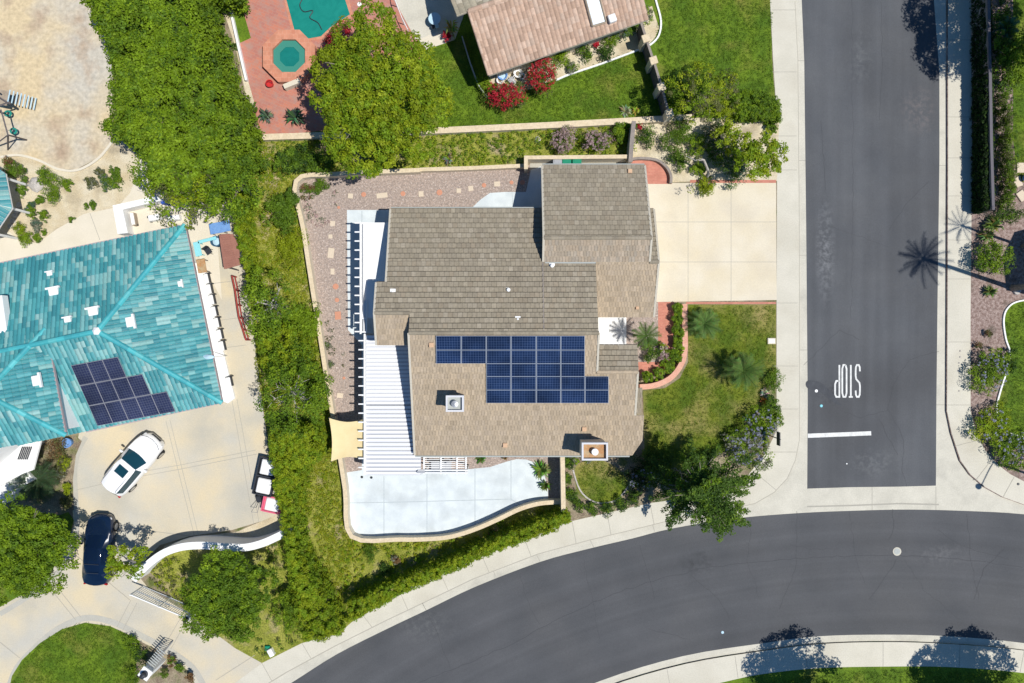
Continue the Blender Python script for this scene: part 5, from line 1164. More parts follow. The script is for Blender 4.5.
hedge('corner_hedge',[(742,92),(760,92),(779,96),(779,121),(758,122),(735,122),(728,108)],1.2,'clipped hedge block at the sidewalk above the sandy bed',('lime','green'),dens=34,cr=.18,per=24,ls=.11,rough=.03,sm=0)
shrub(688,85,22,1.6,'dark green bush beside the pilaster fence on the northern lawn',('deep','green'),ry=20,k=5,ls=.13)
shrub(672,105,10,1.0,'bright bush at the foot of the pilaster fence',('lime',),ry=9)
shrub(722,110,14,1.0,'pale green bush merging into the clipped hedge block',('yellow','lime'),ry=12,k=5,ls=.13)
for (x,y,r,h,l,n) in ((681,129,11,.8,'round green shrub in the upper left of the sandy bed',('green',)),(648,138,11,.8,'dark shrub beside the short wall in the sandy bed',('deep','green')),(671,144,13,.9,'wide green shrub west of the middle of the sandy bed',('green',)),
   (695,145,10,.8,'green shrub between two shrubs of the sandy bed',('green','lime')),(680,160,9,.7,'small green shrub above the brick court',('green',)),(698,170,8,.6,'bright small shrub near the leaning trunk',('lime',)),
   (712,132,14,1.1,'grey green shrub under the small trees',('deep','grey')),(720,152,18,1.0,'dark spreading shrub in the centre of the sandy bed',('deep','green')),(735,170,16,.8,'bluish green shrub above the driveway edging',('green','bluegreen')),(705,186,9,.6,'yellow shrub spilling over the driveway edge',('yellow',)),
   (638,125,4,.5,'small red flowering plant against the boundary wall',('red','green')),(772,128,6,.6,'small shrub at the sidewalk below the hedge block',('green',))):
    shrub(x,y,r,h,l,n,k=4,ls=.11,per=22)
lt=thing('leaning_tree',G(707,178),'leaning bare trunk reaching over the sandy bed to the driveway','tree'); m=MB(); p=[G(x,y,h) for x,y,h in ((708,180,0),(708,170,.9),(704,160,1.7),(698,158,2.1))]; m.tube(p,[.10,.09,.07,.04],6); p=[G(x,y,h) for x,y,h in ((704,160,1.7),(695,160,1.9),(686,156,2.0))]; m.tube(p,[.06,.05,.03],6); m.build('trunk',M['palebark'],lt)
CC=np.array([list(G(x,y,h)) for x,y,h in ((698,158,2.2),(688,157,2.1),(700,150,2.2),(703,186,1.2),(710,189,1.0),(690,190,1.2))]); leafmesh('crown',*clumps_to_leaves(CC,np.full(6,.3),26,.13,('yellow','olive')),parent=lt)
# pink flowering shrubs, red oleanders
shrub(563.5,142,12,1.3,'left of the two pink flowering shrubs between the boundary walls',('green','pinkfl','pinkfl'),ry=12,k=4,ls=.10,flowers='pinkfl',fl=70,group=None)
shrub(597,142,15,1.3,'right and wider of the two pink flowering shrubs between the boundary walls',('green','pinkfl','green'),ry=11,k=5,ls=.10,flowers='pinkfl',fl=80)
shrub(620,133,9,.8,'green shrub in the corner of the boundary walls',('lime','green'),ry=9)
shrub(507,97,20,1.6,'wide red flowering oleander in front of the pink tile house',('olive','green','red'),ry=13,k=6,ls=.12,flowers='red',fl=130)
shrub(542,77,15,1.9,'taller red flowering oleander close to the pink roof corner',('green','red','olive'),ry=18,k=5,ls=.12,flowers='red',fl=150)
for (x,y,r,h,l,n) in ((560,55,10,.8,'lime shrub against the pink tile house',('lime',)),(585,52,8,.6,'dark shrub below the middle of the pink roof eave',('deep','green')),(572,67,7,.5,'grey green shrub low in the sandy house bed',('green','grey')),(609,38,10,.7,'bright green shrub below the skylight',('lime','green')),(622,30,9,.8,'bluish shrub near the fence end',('bluegreen','green')),(606,52,8,.6,'dark low shrub beside the white curb',('deep',)),(632,27,8,.7,'green shrub at the roof corner by the fence',('green',)),(596,43,4,.4,'small red plant in the sandy house bed',('red',)),
   (645,15,9,.8,'pale shrub by the curved white curb',('grey','lime')),(484,83,9,.9,'yellow green shrub at the left end of the pink house',('lime',)),(492,88,6,.8,'red bloom shrub by the thin fence',('red','green'))):
    shrub(x,y,r,h,l,n,k=3,ls=.11,per=20)
rosette(625,112,8,.4,'grey leaved clump at the foot of the boundary wall on the northern lawn',(.3,.32,.2),seed=4)
rosette(635,112,5,.35,'yellow leaved tuft near the pilaster fence',(.35,.38,.06),seed=5)
rosette(452,32,9,1.2,'pale yellow palm like plant between the grey patio and the lawn',(.35,.38,.12),n=34,seed=6)
shrub(447,36,5,.7,'red leaved plant at the corner of the grey patio',('red',),k=3,ls=.1,per=16)
shrub(338,48,14,1.4,'purple red bush at the pool edge under the big tree',('rust','red'),k=4,ry=20,ls=.13)
rosette(268,117,9,.8,'fan palm clump at the lower left corner of the brick deck',(.12,.19,.12),n=40,seed=7,name='fan_palm')
rosette(297,119,11,1.0,'blue green fan palm under the edge of the big tree',(.08,.17,.09),n=44,seed=8,name='fan_palm')
rosette(449,160,7,.5,'spiky grey plant behind the low wall west of the pink shrubs',(.25,.27,.2),seed=9)
for i,(x,y,r) in enumerate(((235,48,6),(238,72,3))): rosette(x,y,r,.5,('green tuft','tiny dark tuft')[i]+' beside the brick pool deck edge',(.12,.2,.04),seed=20+i)
# gravel corner plants
shrub(308,190,9,.5,'reddish low shrub in the corner of the gravel yard',('rust','green'),ry=7,k=3,ls=.09)
shrub(320,186,8,.5,'green low shrub in the corner of the gravel yard',('green',),ry=8,k=3,ls=.09)
carpet('pebble_plants',[(305,200),(320,190),(338,188),(335,210),(325,226),(306,222)],('grey','pinkfl'),'pale grey succulent ground cover in the gravel corner',h=.1,dens=20,per=6,holes=.35)
carpet('pebble_plants',[(322,325),(340,325),(345,350),(342,380),(330,382)],('grey','olive'),'grey tufts scattered in the gravel strip beside the patio cover',h=.1,dens=10,per=6,holes=.5)
for i,(x,y,r) in enumerate(((328,345,4),(331,364,4))): shrub(x,y,r,.35,('upper','lower')[i]+' small green tuft in the gravel strip',('green','grey'),k=3,ls=.08,per=14,stem=False)
# planter plants by the brick walk
for i,(x,y,r) in enumerate(((678,309,6),(678,320,6.5),(677.5,332,6.5),(678,344,6.5),(675,356,7),(668,366,7),(659,373,6),(647,376,6))):
    shrub(x,y,r,.85,('topmost','second','third','fourth','fifth','sixth','seventh','lowest')[i]+' green shrub inside the salmon brick planter counted from the driveway',('lime','green'),k=3,ls=.12,per=24,group='shrubs in the brick planter')
palm(641,337,2.5,'small palm in the gravel bed casting its shadow on the white entry slab',L=1.0,n=12,name='small_palm',r0=.06,w=.3,rise=.3,droop=.4,col=(.10,.17,.04),seed=5,lean=(-.15,.05))
shrub(652,350,10,.8,'dark shrub between the gravel bed and the brick walk',('deep','green'),k=4,ls=.11)
shrub(664,352,6,.7,'pinkish flowering shrub at the bend of the brick walk',('lime','pinkfl'),k=3,ls=.1,ry=9)
palm(700,324,1.0,'upper of the two short palms on the front lawn',L=1.15,n=18,name='short_palm',r0=.12,w=.38,rise=.45,droop=.6,col=(.13,.22,.06),seed=9)
palm(736,370,1.5,'lower and larger of the two short palms on the front lawn',L=1.35,n=20,name='short_palm',r0=.13,w=.42,rise=.45,droop=.6,col=(.12,.20,.05),seed=12)
# corner bed
shrub(773,382,10,.7,'round green shrub at the sidewalk beside the front lawn corner',('green',),ry=9,k=4,ls=.1)
shrub(762,424,18,1.1,'upper agapanthus bush with lilac flowers at the corner bed',('green','lime'),ry=16,k=5,ls=.12,flowers='bluefl',fl=46)
shrub(745,446,23,1.1,'wide agapanthus bush with lilac blue flowers beside the dark tree',('green','lime','grey'),ry=20,k=6,ls=.12,flowers='bluefl',fl=70)
shrub(772,408,8,.9,'dark green shrub between the sidewalk and the lilac bushes',('deep','green'),ry=14,k=4,ls=.11)
for (x,y,r,l,n) in ((763,392,4,'pale succulent in the corner bed',('grey','bluegreen')),(763,401,4,'orange leaved plant in the corner bed',('rust','yellow')),(747,418,4,'pale blue green agave at the tip of the front lawn',('bluegreen','grey')),(768,397,3,'small white flowered plant in the corner bed',('grey',))):
    rosette(x,y,r+1.5,.35,l,{'grey':(.45,.47,.38),'rust':(.55,.28,.06),'bluegreen':(.35,.5,.42)}[n[0]],seed=int(x+y))
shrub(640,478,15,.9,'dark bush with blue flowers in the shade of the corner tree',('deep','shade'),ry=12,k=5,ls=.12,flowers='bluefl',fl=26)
shrub(655,460,16,.8,'shaded bush between the house corner and the dark tree',('deep',),ry=14,k=5,ls=.12)
for i,(x,y,r) in enumerate(((568,463,6),(567,478,6),(570,494,7),(579,504,7),(592,508,7),(607,508,8),(622,503,8),(634,497,8),(588,458,6),(575,461,5))):
    shrub(x,y,r,.6,('first','second','third','fourth','fifth','sixth','seventh','eighth','topmost','upper left')[i]+' bush of the ring planted around the small oval lawn',('green','deep') if i<8 else ('lime','grey'),k=3,ls=.10,per=22,group='bushes around the oval lawn')
rosette(541,469,11,.7,'spiky bright green clump at the end of the pale patio',(.16,.25,.05),n=40,seed=14,name='grass_clump')
rosette(545,484,8,.6,'lower spiky clump beside the tan topped wall',(.13,.22,.04),n=30,seed=15,name='grass_clump')
rosette(481,458,7,.3,'low tuft under the eave in the gravel bed',(.10,.18,.03),n=26,seed=16,name='grass_clump'); rosette(505,457,4,.3,'small reddish tuft under the eave',(.2,.14,.08),n=20,seed=17)
# slope below patio
for (x,y,r,l,n) in ((385,568,6,'dark rounded clump on the slope below the patio',('deep',)),(396,560,5,'grey rock rose on the slope below the patio',('grey','rust')),(370,552,9,'green clump on the slope near the patio corner',('green',)),(418,560,4,'small lime tuft on the slope',('lime',)),(500,522,4,'small lime tuft near the curving wall',('lime',)),(372,490,7,'x',()),(492,532,5,'reddish clump beside the street hedge',('rust','green'))):
    if n: shrub(x,y,r,.5,l,n,k=3,ls=.1,per=18,stem=False)
# lower left planting
carpet('ground_cover',[(150,578),(160,562),(178,556),(186,580),(184,606)],('yellow','olive'),'yellow green ground cover behind the driveway gate',h=.15,dens=22,holes=.1)
carpet('ground_cover',[(268,550),(290,536),(300,560),(330,620),(300,640),(264,658),(255,640),(275,600)],('green','olive','lime'),'green weeds between the round tree and the long hedge',h=.2,dens=20,holes=.3)
shrub(292,606,14,1.6,'green bush between the round tree and the long hedge',('green','lime'),ry=22,k=5)
shrub(110,0+1000,1,.1,'x',('green',)) if False else None
for (x,y,r,l,n) in ((132,645,10,'green hedge plant beside the entry pillar',('green','lime')),(140,655,9,'dark green plant behind the entry pillar',('deep','green')),(133,676,9,'green plant at the foot of the entry pillar',('lime','green')),(172,660,5,'reddish shrub in the bed beside the entry pillar',('rust','green')),(180,668,5,'green shrub in the bed beside the driveway curve',('green',)),(190,676,4,'small red shrub near the driveway curve',('rust',)),(165,672,5,'low green shrub right of the entry pillar',('green','olive'))):
    shrub(x,y,r,.7,l,n,k=3,ls=.1,per=20)
m=MB(); p=G(272,651); t=thing('utility_box',p,'small white utility box with green lid beside the sidewalk','utility box'); m.box((p.x,p.y,.18),(.35,.55,.36),rz=.5,bev=.04); m.build('box',M['white'],t); m=MB(); m.box((p.x-.28,p.y+.25,.10),(.35,.35,.2),bev=.03); m.build('lid',M['green_plastic'],t)
# entry garden near the white cars
palm(45,478,.7,'dark fan palm between the doorstep and the courtyard',L=1.5,n=30,name='fan_palm',r0=.15,w=.45,rise=.35,droop=.35,col=(.06,.10,.045),seed=21)
for (x,y,r,h,l,n) in ((55,449,11,.8,'rust coloured shrub below the teal eave',('rust','olive')),(64,462,8,.5,'yellow shrub in the bed left of the courtyard',('yellow','olive')),(60,475,8,.5,'grey green shrub in the bed left of the courtyard',('grey','olive')),(67,488,6,.5,'yellow green tuft near the courtyard edge',('yellow',)),(66,503,6,.5,'olive tuft near the lawn tree',('olive',))):
    shrub(x,y,r,h,l,n,k=4,ls=.1,per=20)
m=MB(); p=G(71,442); t=thing('plant_pot',p,'blue glazed plant pot under the teal eave','pot'); m.lathe(tuple(p),[(.2,0),(.32,.35),(.34,.5),(.28,.5),(.25,.42)],14); m.build('pot',M['blue'],t)
# sand garden
SG=[(8,163,7,('rust','green')),(12,172,7,('green',)),(20,170,7,('green','olive')),(24,180,5,('grey','green')),(22,190,6,('green',)),(44,174,8,('lime','green')),(55,182,10,('green','lime')),(68,184,6,('green','lime')),(52,195,9,('green','lime')),(40,200,5,('green',)),(30,205,6,('bluegreen','green')),(31,212,6,('lime','green')),(43,215,6,('green','lime')),(36,224,6,('bluegreen','grey')),(20,229,7,('lime','yellow')),(26,238,8,('lime',)),(37,238,5,('green','lime')),(44,232,3,('green',)),(86,206,3,('green',)),(93,205,4,('green',)),(72,219,3,('green',)),(103,177,5,('green','grey')),(108,184,8,('green','bluegreen')),(116,182,8,('green','lime')),(115,172,6,('green',)),(92,182,7,('grey','olive')),(100,172,5,('olive','grey'))]
place=('beside the gazebo','left of the pale boulder','right of the pale boulder','in the middle of the sand garden','near the cream path','at the right end of the sand garden')
for i,(x,y,r,n) in enumerate(SG):
    pl_=place[0] if x<26 and y<200 else place[1] if x<40 and y<200 else place[2] if x<70 and y<200 else place[4] if y>222 else place[3] if x<80 else place[5]
    ad={'rust':'rust tinged','green':'green','lime':'bright green','bluegreen':'bluish','grey':'greyish','olive':'olive'}[n[0]]
    sz='tiny' if r<4 else 'small' if r<6 else 'medium' if r<8 else 'large'
    shrub(x,y,r,.2+r*.06,'%s %s plant %s, at %s'%(sz,ad,pl_,('the top','the upper side','the left','the right','the lower side','the bottom')[i%6]),n,k=3,ls=.09,per=22,cat='garden plant',name='garden_plant',stem=False)
rk=random.Random(4)
def rock(px,py,r,label,mt='stone'):
    c=G(px,py); m=MB(); n=9; prof=[(1,0),(1.02,.25),(.8,.55),(.45,.72),(.1,.75)]; vs=[]
    for (q,z) in prof:
        for k in range(n): t=6.283*k/n; j=1+rk.uniform(-.16,.16); vs.append((c.x+math.cos(t)*r*q*j,c.y+math.sin(t)*r*q*j,z*r*rk.uniform(.85,1.1)))
    m.mesh(vs,[(i*n+k,i*n+(k+1)%n,(i+1)*n+(k+1)%n,(i+1)*n+k) for i in range(4) for k in range(n)]+[tuple(range(4*n,5*n))]); return tag(m.build('boulder',M[mt]),label,'rock')
rock(37,185,.5,'large pale grey boulder in the sand garden','stone')
for i,(x,y) in enumerate(((11,226),(13,221),(15,216),(17,211),(19,205))): tag(rock(x,y,.2,''),('lowest','second lowest','middle','second highest','highest')[i]+' of the row of small round stones beside the gazebo','rock','round stones beside the gazebo')
for i,(x,y) in enumerate(((963,351),(963,357),(962,363),(961,371),(963,381),(962,391))): tag(rock(x-3,y,.07,'','dark' if False else 'stone'),('topmost','second','third','fourth','fifth','lowest')[i]+' of the little stones along the mulch edge at the sidewalk','rock','little stones along the mulch')
rock(1016,291,.28,'pale rock lying on the mulch above the curving lawn'); rock(1013,160,.2,'x') if False else None
# east side planting
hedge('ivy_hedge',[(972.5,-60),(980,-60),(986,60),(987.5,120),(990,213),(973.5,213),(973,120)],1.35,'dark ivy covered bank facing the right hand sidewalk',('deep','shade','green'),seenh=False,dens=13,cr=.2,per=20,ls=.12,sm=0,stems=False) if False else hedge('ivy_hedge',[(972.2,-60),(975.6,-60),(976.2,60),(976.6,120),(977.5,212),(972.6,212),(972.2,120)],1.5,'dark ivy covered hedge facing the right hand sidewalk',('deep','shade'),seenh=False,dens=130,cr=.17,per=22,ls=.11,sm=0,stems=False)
hedge('boundary_hedge',[(996,96),(1010,96),(1014,150),(1017,175),(1012,205),(1000,208),(997,150)],1.2,'olive green hedge behind the street fence at the right edge',('olive','lime','green'),dens=26,cr=.22,per=24,ls=.10,sm=0)
carpet('ivy',[(972,-20),(1013,-20),(1013,100),(1016,150),(1012,212),(973,212)],('deep','green'),'dark ivy on the ground on both sides of the street fence',h=.3,dens=20,per=9,sm=0)
shrub(992,258,17,1.4,'large bright shrub on the mulch beside the right hand sidewalk',('green','lime'),ry=16,k=6,ls=.13)
rosette(990,226,11,.8,'grassy green clump at the end of the ivy hedge',(.16,.22,.05),n=50,seed=31,name='grass_clump')
rosette(984,236,9,.6,'pale spiky clump above the large bright shrub',(.25,.27,.10),n=40,seed=32,name='grass_clump')
rosette(988,292,8,.5,'small green clump alone on the mulch',(.13,.20,.05),n=36,seed=33,name='grass_clump')
shrub(1008,216,16,.8,'dark low shrub at the lower end of the street fence',('green','deep'),ry=7,k=5,ls=.1)
shrub(990,372,17,1.0,'agapanthus bush with bright blue flowers left of the curving lawn',('green','lime'),ry=21,k=5,ls=.12,flowers='bluefl',fl=52)
shrub(1008,362,9,.9,'dark green bush overlapping the edge of the curving lawn',('deep','green'),ry=11,k=4,ls=.12)
shrub(993,424,19,1.0,'lime agapanthus bush at the sidewalk corner',('lime','yellow'),ry=19,k=5,ls=.12,flowers='bluefl',fl=26)
shrub(1012,448,22,1.0,'wide agapanthus bush with pale lilac flowers at the right edge',('lime','green'),ry=19,k=6,ls=.12,flowers='bluefl',fl=50)
for x,y,l in ((979,345,'small tuft at the top of the blue flower bush'),(988,333,'tiny tuft on the mulch')): shrub(x,y,4,.4,l,('olive','rust'),k=3,ls=.09,per=14,stem=False)
for i,(x,y) in enumerate(((1020,168),(1017,182),(1021,196))): c=G(x,y); m=MB(); m.box((c.x,c.y,.06),(.55,.7,.1),rz=.3*i,bev=.02); tag(m.build('stepping_stone',M['pavers']),('upper','middle','lower')[i]+' peach stone slab beside the blue ball','stepping stone')
c=G(1023,179); m=MB(); m.lathe((c.x,c.y,.12),[(.05,0),(.2,.08),(.28,.25),(.2,.45),(.05,.53)],14); tag(m.build('ball',M['blue'],None,True),'round blue ball at the right edge between peach stones','ball')
# trees whose crowns stand outside the picture but whose shadows fall into it
def offtree(px,py,h0,h1,r,label,names=('green',),**k):
    b=G(px,py); t=thing('street_tree',b,label,'tree'); trunkmesh(t,b,(b.x,b.y,h0+.6),.17,spread=r*.7,lh=(h1-h0)*.3,seed=int(px)); crown('crown',(b.x,b.y,(h0+h1)/2),(r,r,(h1-h0)/2),t,names,dens=9,per=34,cr=.45,ls=.2,k=12,sub=.5,fill=5,**k); return t
offtree(832,692,5.0,8.2,2.75,'leafy street tree just below the picture, left of the pair shading the southern sidewalk')
offtree(1004,690,5.0,8.4,3.2,'leafy street tree just below the picture, right of the pair shading the southern sidewalk')
offtree(1018,46,6.5,11,3.6,'tall tree beyond the top right corner shading the street')
offtree(1006,-60,6,10,3.2,'tree above the top right corner shading the sidewalk')
palm(1012,288,13.0,'tall palm whose trunk stands on the mulch and whose crown rises beyond the right edge',L=1.9,n=15,r0=.17,w=.42,seed=41,leaflets=20)
palm(1022,246,9.0,'second palm at the right edge whose shadow falls on the sidewalk',L=1.4,n=11,r0=.11,w=.30,seed=43,leaflets=14)
# lit foliage at the upper right edge
shrub(1016,60,13,2.4,'bright leafy shrub at the upper right edge behind the fence',('lime','green'),ry=30,k=6,ls=.14)
shrub(1003,45,12,2.2,'dark shaded shrub behind the street fence at the top right',('deep','green'),ry=40,k=6,ls=.14)
palm(990,38,1.6,'small dark palm leaning over the street fence',L=.9,n=14,name='small_palm',r0=.07,w=.3,rise=.3,droop=.4,col=(.02,.10,.07),seed=51)
# ================================================================== VEHICLES
def car(loc,heading,paint,label,st,zb,roofz,kind,glassroof=False,rails=False,cargo=False,name='parked_car'):
    """st: stations (x, half width, deck height, roof height or None, roof half width); x forward"""
    t=thing(name,loc,label,'car'); t.rotation_euler=(0,0,heading); ORG[t.name]=(0,0,0)
    xs=[s[0] for s in st]
    def ring(s):
        x,w,zd,zr,wr=s; top=zr if zr else zd+.015; wt=wr if zr else w*.80
        wm_=max(w,.6); Lh=abs(st[0][0])
        bow=lambda y:-(1 if x>0 else -1)*.30*(abs(x)/Lh)**.6*(y/.96)**2
        r_=_ring0(x,w,wt,top,zd,zr); return [(p[0]+bow(p[1]),p[1],p[2]) for p in r_]
    def _ring0(x,w,wt,top,zd,zr):
        return [(x,w*.90,zb),(x,w*.985,zb+.16),(x,w,zb+.38),(x,w*.985,zd-.07),(x,w*.93,zd),(x,wt,top-(.05 if zr else .0)),(x,wt*.86,top+(.005 if zr else .012)),(x,wt*.45,top+(.03 if zr else .025)),(x,0,top+(.04 if zr else .03))]
    rg=[ring(s) for s in st]; n=9
    body=MB(); ws=MB(); rw=MB(); sw=MB(); rf=MB(); vs=[]
    def fc(m,a,b,c,d):
        for sg in (1,-1):
            q=[(p[0],p[1]*sg,p[2]) for p in (a,b,c,d)]; m.face(q if sg==1 else q[::-1])
    for i in range(len(st)-1):
        A,B=rg[i],rg[i+1]; cabA=st[i][3] is not None; cabB=st[i+1][3] is not None
        for k in range(n-1):
            q=(A[k],A[k+1],B[k+1],B[k])
            if cabA and cabB:
                m=sw if k==4 else (rf if k>=5 and glassroof else body)
            elif cabA!=cabB:
                front=cabA and not cabB if st[i+1][0]>st[i][0] else cabB
                # st runs front to back: entering cabin = windscreen, leaving = rear window
                m=(ws if (not cabA and cabB) else rw) if k>=5 else body
            else: m=body
            fc(m,*q)
    for R0,rev in ((rg[0],0),(rg[-1],1)):
        q=[(p[0],p[1],p[2]) for p in R0]+[(p[0],-p[1],p[2]) for p in R0[::-1]]; body.face(q if rev else q[::-1])
    # underside
    q=[(r[0][0],r[0][1],zb) for r in rg]+[(r[0][0],-r[0][1],zb) for r in rg[::-1]]; body.face(q)
    def fin(m,nm,mt,par=t,sm=True):
        if not m.v: return None
        o=m.build(nm,M[mt],None,False); o.parent=par
        import bmesh
        bm=bmesh.new(); bm.from_mesh(o.data); bmesh.ops.remove_doubles(bm,verts=bm.verts,dist=.0005); bmesh.ops.recalc_face_normals(bm,faces=bm.faces); bm.to_mesh(o.data); bm.free()
        if sm:
            for p in o.data.polygons: p.use_smooth=True
            md=o.modifiers.new('edge','EDGE_SPLIT'); md.split_angle=R(38)
        return o
    b=fin(body,'body',paint); gl_='carglassdark' if glassroof else 'carglass'; fin(ws,'windscreen',gl_); fin(rw,'rear_window',gl_)
    for sgn in (1,-1):
        h_=MB()
        for f in sw.f:
            q=[sw.v[i] for i in f]
            if q[0][1]*sgn>0: h_.face(q)
        fin(h_,'side_window',gl_)
    if glassroof: fin(rf,'glass_roof','carglassdark')
    cab=[s for s in st if s[3]]; W_=max(s[1] for s in st); Lf=xs[0]; Lr=xs[-1]
    for x in (Lf-.88,Lr+.92):
        for sg in (1,-1):
            m=MB(); vsn=16; r=.34; y0=sg*(W_-.22); y1=sg*(W_+.005)
            a=[(x+r*math.cos(6.2832*k/vsn),y0,r+r*math.sin(6.2832*k/vsn)) for k in range(vsn)]; bq=[(p[0],y1,p[2]) for p in a]
            m.mesh(a+bq,[tuple(range(vsn)),tuple(range(vsn,2*vsn))[::-1]]+[(k,(k+1)%vsn,vsn+(k+1)%vsn,vsn+k) for k in range(vsn)]); wh=fin(m,'wheel','rubber',sm=False)
            m=MB(); a=[(x+.22*math.cos(6.2832*k/vsn),y1+sg*.006,r+.22*math.sin(6.2832*k/vsn)) for k in range(vsn)]; m.face(a); fin(m,'rim','rim',wh,False)
    for sg in (1,-1):
        m=MB(); m.box((Lf-.30,sg*W_*.66,zb+(.50 if kind=='suv' else .44)),(.20,.30,.09),rz=-sg*.5,bev=.03); fin(m,'headlight','lamp' if kind=='suv' else 'metal')
        m=MB(); m.box((Lr+.20,sg*W_*.70,zb+.62),(.12,.34,.14),rz=sg*.3,bev=.03); fin(m,'tail_light','redlens')
        m=MB(); xx=cab[0][0]+.15; m.box((xx,sg*(W_+.11),cab[0][2]+.06),(.14,.24,.15),bev=.03); fin(m,'mirror',paint)
    m=MB(); m.box((Lf-.02,0,zb+.36),(.06,.8,.18),bev=.02); fin(m,'grille','dark')
    if kind=='suv':
        m=MB(); m.box((cab[0][0]-.62,0,cab[1][3]+.062),(.62,.78,.02)); fin(m,'sunroof','carglass')
        for sg in (1,-1): m=MB(); m.tube([(cab[1][0]-.1,sg*.60,cab[1][3]+.0),(cab[1][0]-.3,sg*.60,cab[1][3]+.09),(cab[-1][0]+.35,sg*.60,cab[1][3]+.08),(cab[-1][0]+.15,sg*.60,cab[-1][3]+.0)],.022,5); fin(m,'roof_rail','metal')
        m=MB(); m.tube([(Lf-.42,-.78,zb+.72),(Lf-.24,-.45,zb+.70),(Lf-.17,0,zb+.70),(Lf-.24,.45,zb+.70),(Lf-.42,.78,zb+.72)],.018,4); fin(m,'hood_edge','dark')
    else:
        for x in (cab[1][0]-.75,cab[1][0]-1.35): m=MB(); m.box((x,0,cab[2][3]+.045),(.035,1.05,.012)); fin(m,'roof_bar','dark')
    return t
suv=[(2.42,.55,.70,None,0),(2.36,.72,.84,None,0),(2.15,.86,.96,None,0),(1.75,.93,1.04,None,0),(1.25,.955,1.10,None,0),(.98,.96,1.13,None,0),(.25,.965,1.12,1.60,.62),(-.1,.965,1.12,1.68,.68),(-.9,.965,1.12,1.71,.70),(-1.6,.955,1.12,1.68,.69),(-2.0,.93,1.10,1.60,.66),(-2.32,.88,1.02,None,0),(-2.42,.78,.80,None,0)]
c=G(132.5,464.5,.8); car((c.x,c.y,0),math.atan2(390,350)+.03,'carwhite','white estate car with sunroof parked on the courtyard below the teal house',suv,.24,1.7,'suv',rails=True)
sed=[(2.46,.50,.62,None,0),(2.40,.70,.70,None,0),(2.15,.86,.80,None,0),(1.6,.92,.90,None,0),(1.15,.93,.95,None,0),(.35,.935,.98,1.36,.56),(0,.935,.98,1.43,.60),(-.6,.935,.99,1.44,.61),(-1.1,.93,1.0,1.38,.58),(-1.6,.92,1.02,1.22,.54),(-2.05,.88,1.02,None,0),(-2.36,.80,.96,None,0),(-2.46,.66,.72,None,0)]
c=G(98.5,550,.7); car((c.x,c.y,0),math.atan2(550,30),'carblue','dark navy blue car parked beside the small leaning tree',sed,.20,1.4,'sedan',glassroof=True)
# third, white vehicle hidden in the doorway is only glass and shade: a pale canopy
# utility trailer with two white bins, pink framed cart
def utb(px,py,w,l,label,fm,cm,cat,rz=R(-12),h=.8,name='utility_trailer',two=True):
    c=G(px,py,h); t=thing(name,(c.x,c.y,0),label,cat); Mx=Matrix.Rotation(rz,3,'Z'); P0=Vector((c.x,c.y,0))
    def at(x,y,z): return P0+Mx@Vector((x,y,z))
    m=MB(); m.box(at(0,0,.42),(w,l,.08),rz=rz)
    for s in (-1,1): m.box(at(s*w/2,0,h-.14),(.09,l,.26),rz=rz); m.box(at(0,s*(l/2-.03),h-.142),(w-.1,.09,.256),rz=rz)
    if two: m.box(at(0,0,h-.15),(w-.1,.10,.25),rz=rz)
    m.build('frame',M[fm],t)
    for i,y in enumerate((l*.25,-l*.25) if two else (0,)):
        m=MB(); m.box(at(.02,y,h-.18),(w*.78,l*(.40 if two else .8),.3),rz=rz,bev=.06); m.build('load',M[cm],t)
    for sx in (-1,1):
        for sy in ((-.3,.3)): 
            p=at(sx*(w/2-.02),sy*l,.2); m=MB(); n=12; d=Mx@Vector((sx*.06,0,0)); f=Mx@Vector((0,1,0))
            a=[p-d+f*.2*math.cos(6.283*k/n)+Vector((0,0,.2*math.sin(6.283*k/n))) for k in range(n)]; b=[q+d*2 for q in a]
            m.mesh(a+b,[tuple(range(n)),tuple(range(n,2*n))[::-1]]+[(k,(k+1)%n,n+(k+1)%n,n+k) for k in range(n)]); m.build('wheel',M['rubber'],t)
    return t
ut=utb(265,477,1.25,2.6,'black framed trailer carrying two white bins at the edge of the courtyard','dark','white','trailer')
pc2=utb(271.5,505,1.25,1.1,'pink framed cart with white load behind the black trailer','pink','white','cart',h=.6,name='garden_cart',two=False)
m=MB(); p=G(260,498); t=thing('garden_mower',p,'small dark garden machine between the trailer and the pink cart','garden machine'); m.box((p.x,p.y,.25),(.35,.5,.3),rz=.3,bev=.08); m.build('deck',M['dark'],t); m=MB(); m.tube([(p.x-.1,p.y-.2,.35),(p.x-.25,p.y-.75,.9),(p.x+.15,p.y-.8,.9),(p.x+.12,p.y-.2,.35)],.02,5); m.build('handle',M['metal'],t)
for i in range(2):
    m=MB(); m.box((p.x+(-.2,.2)[i],p.y+.15,.1),(.06,.2,.2)); m.build('wheel',M['rubber'],t)

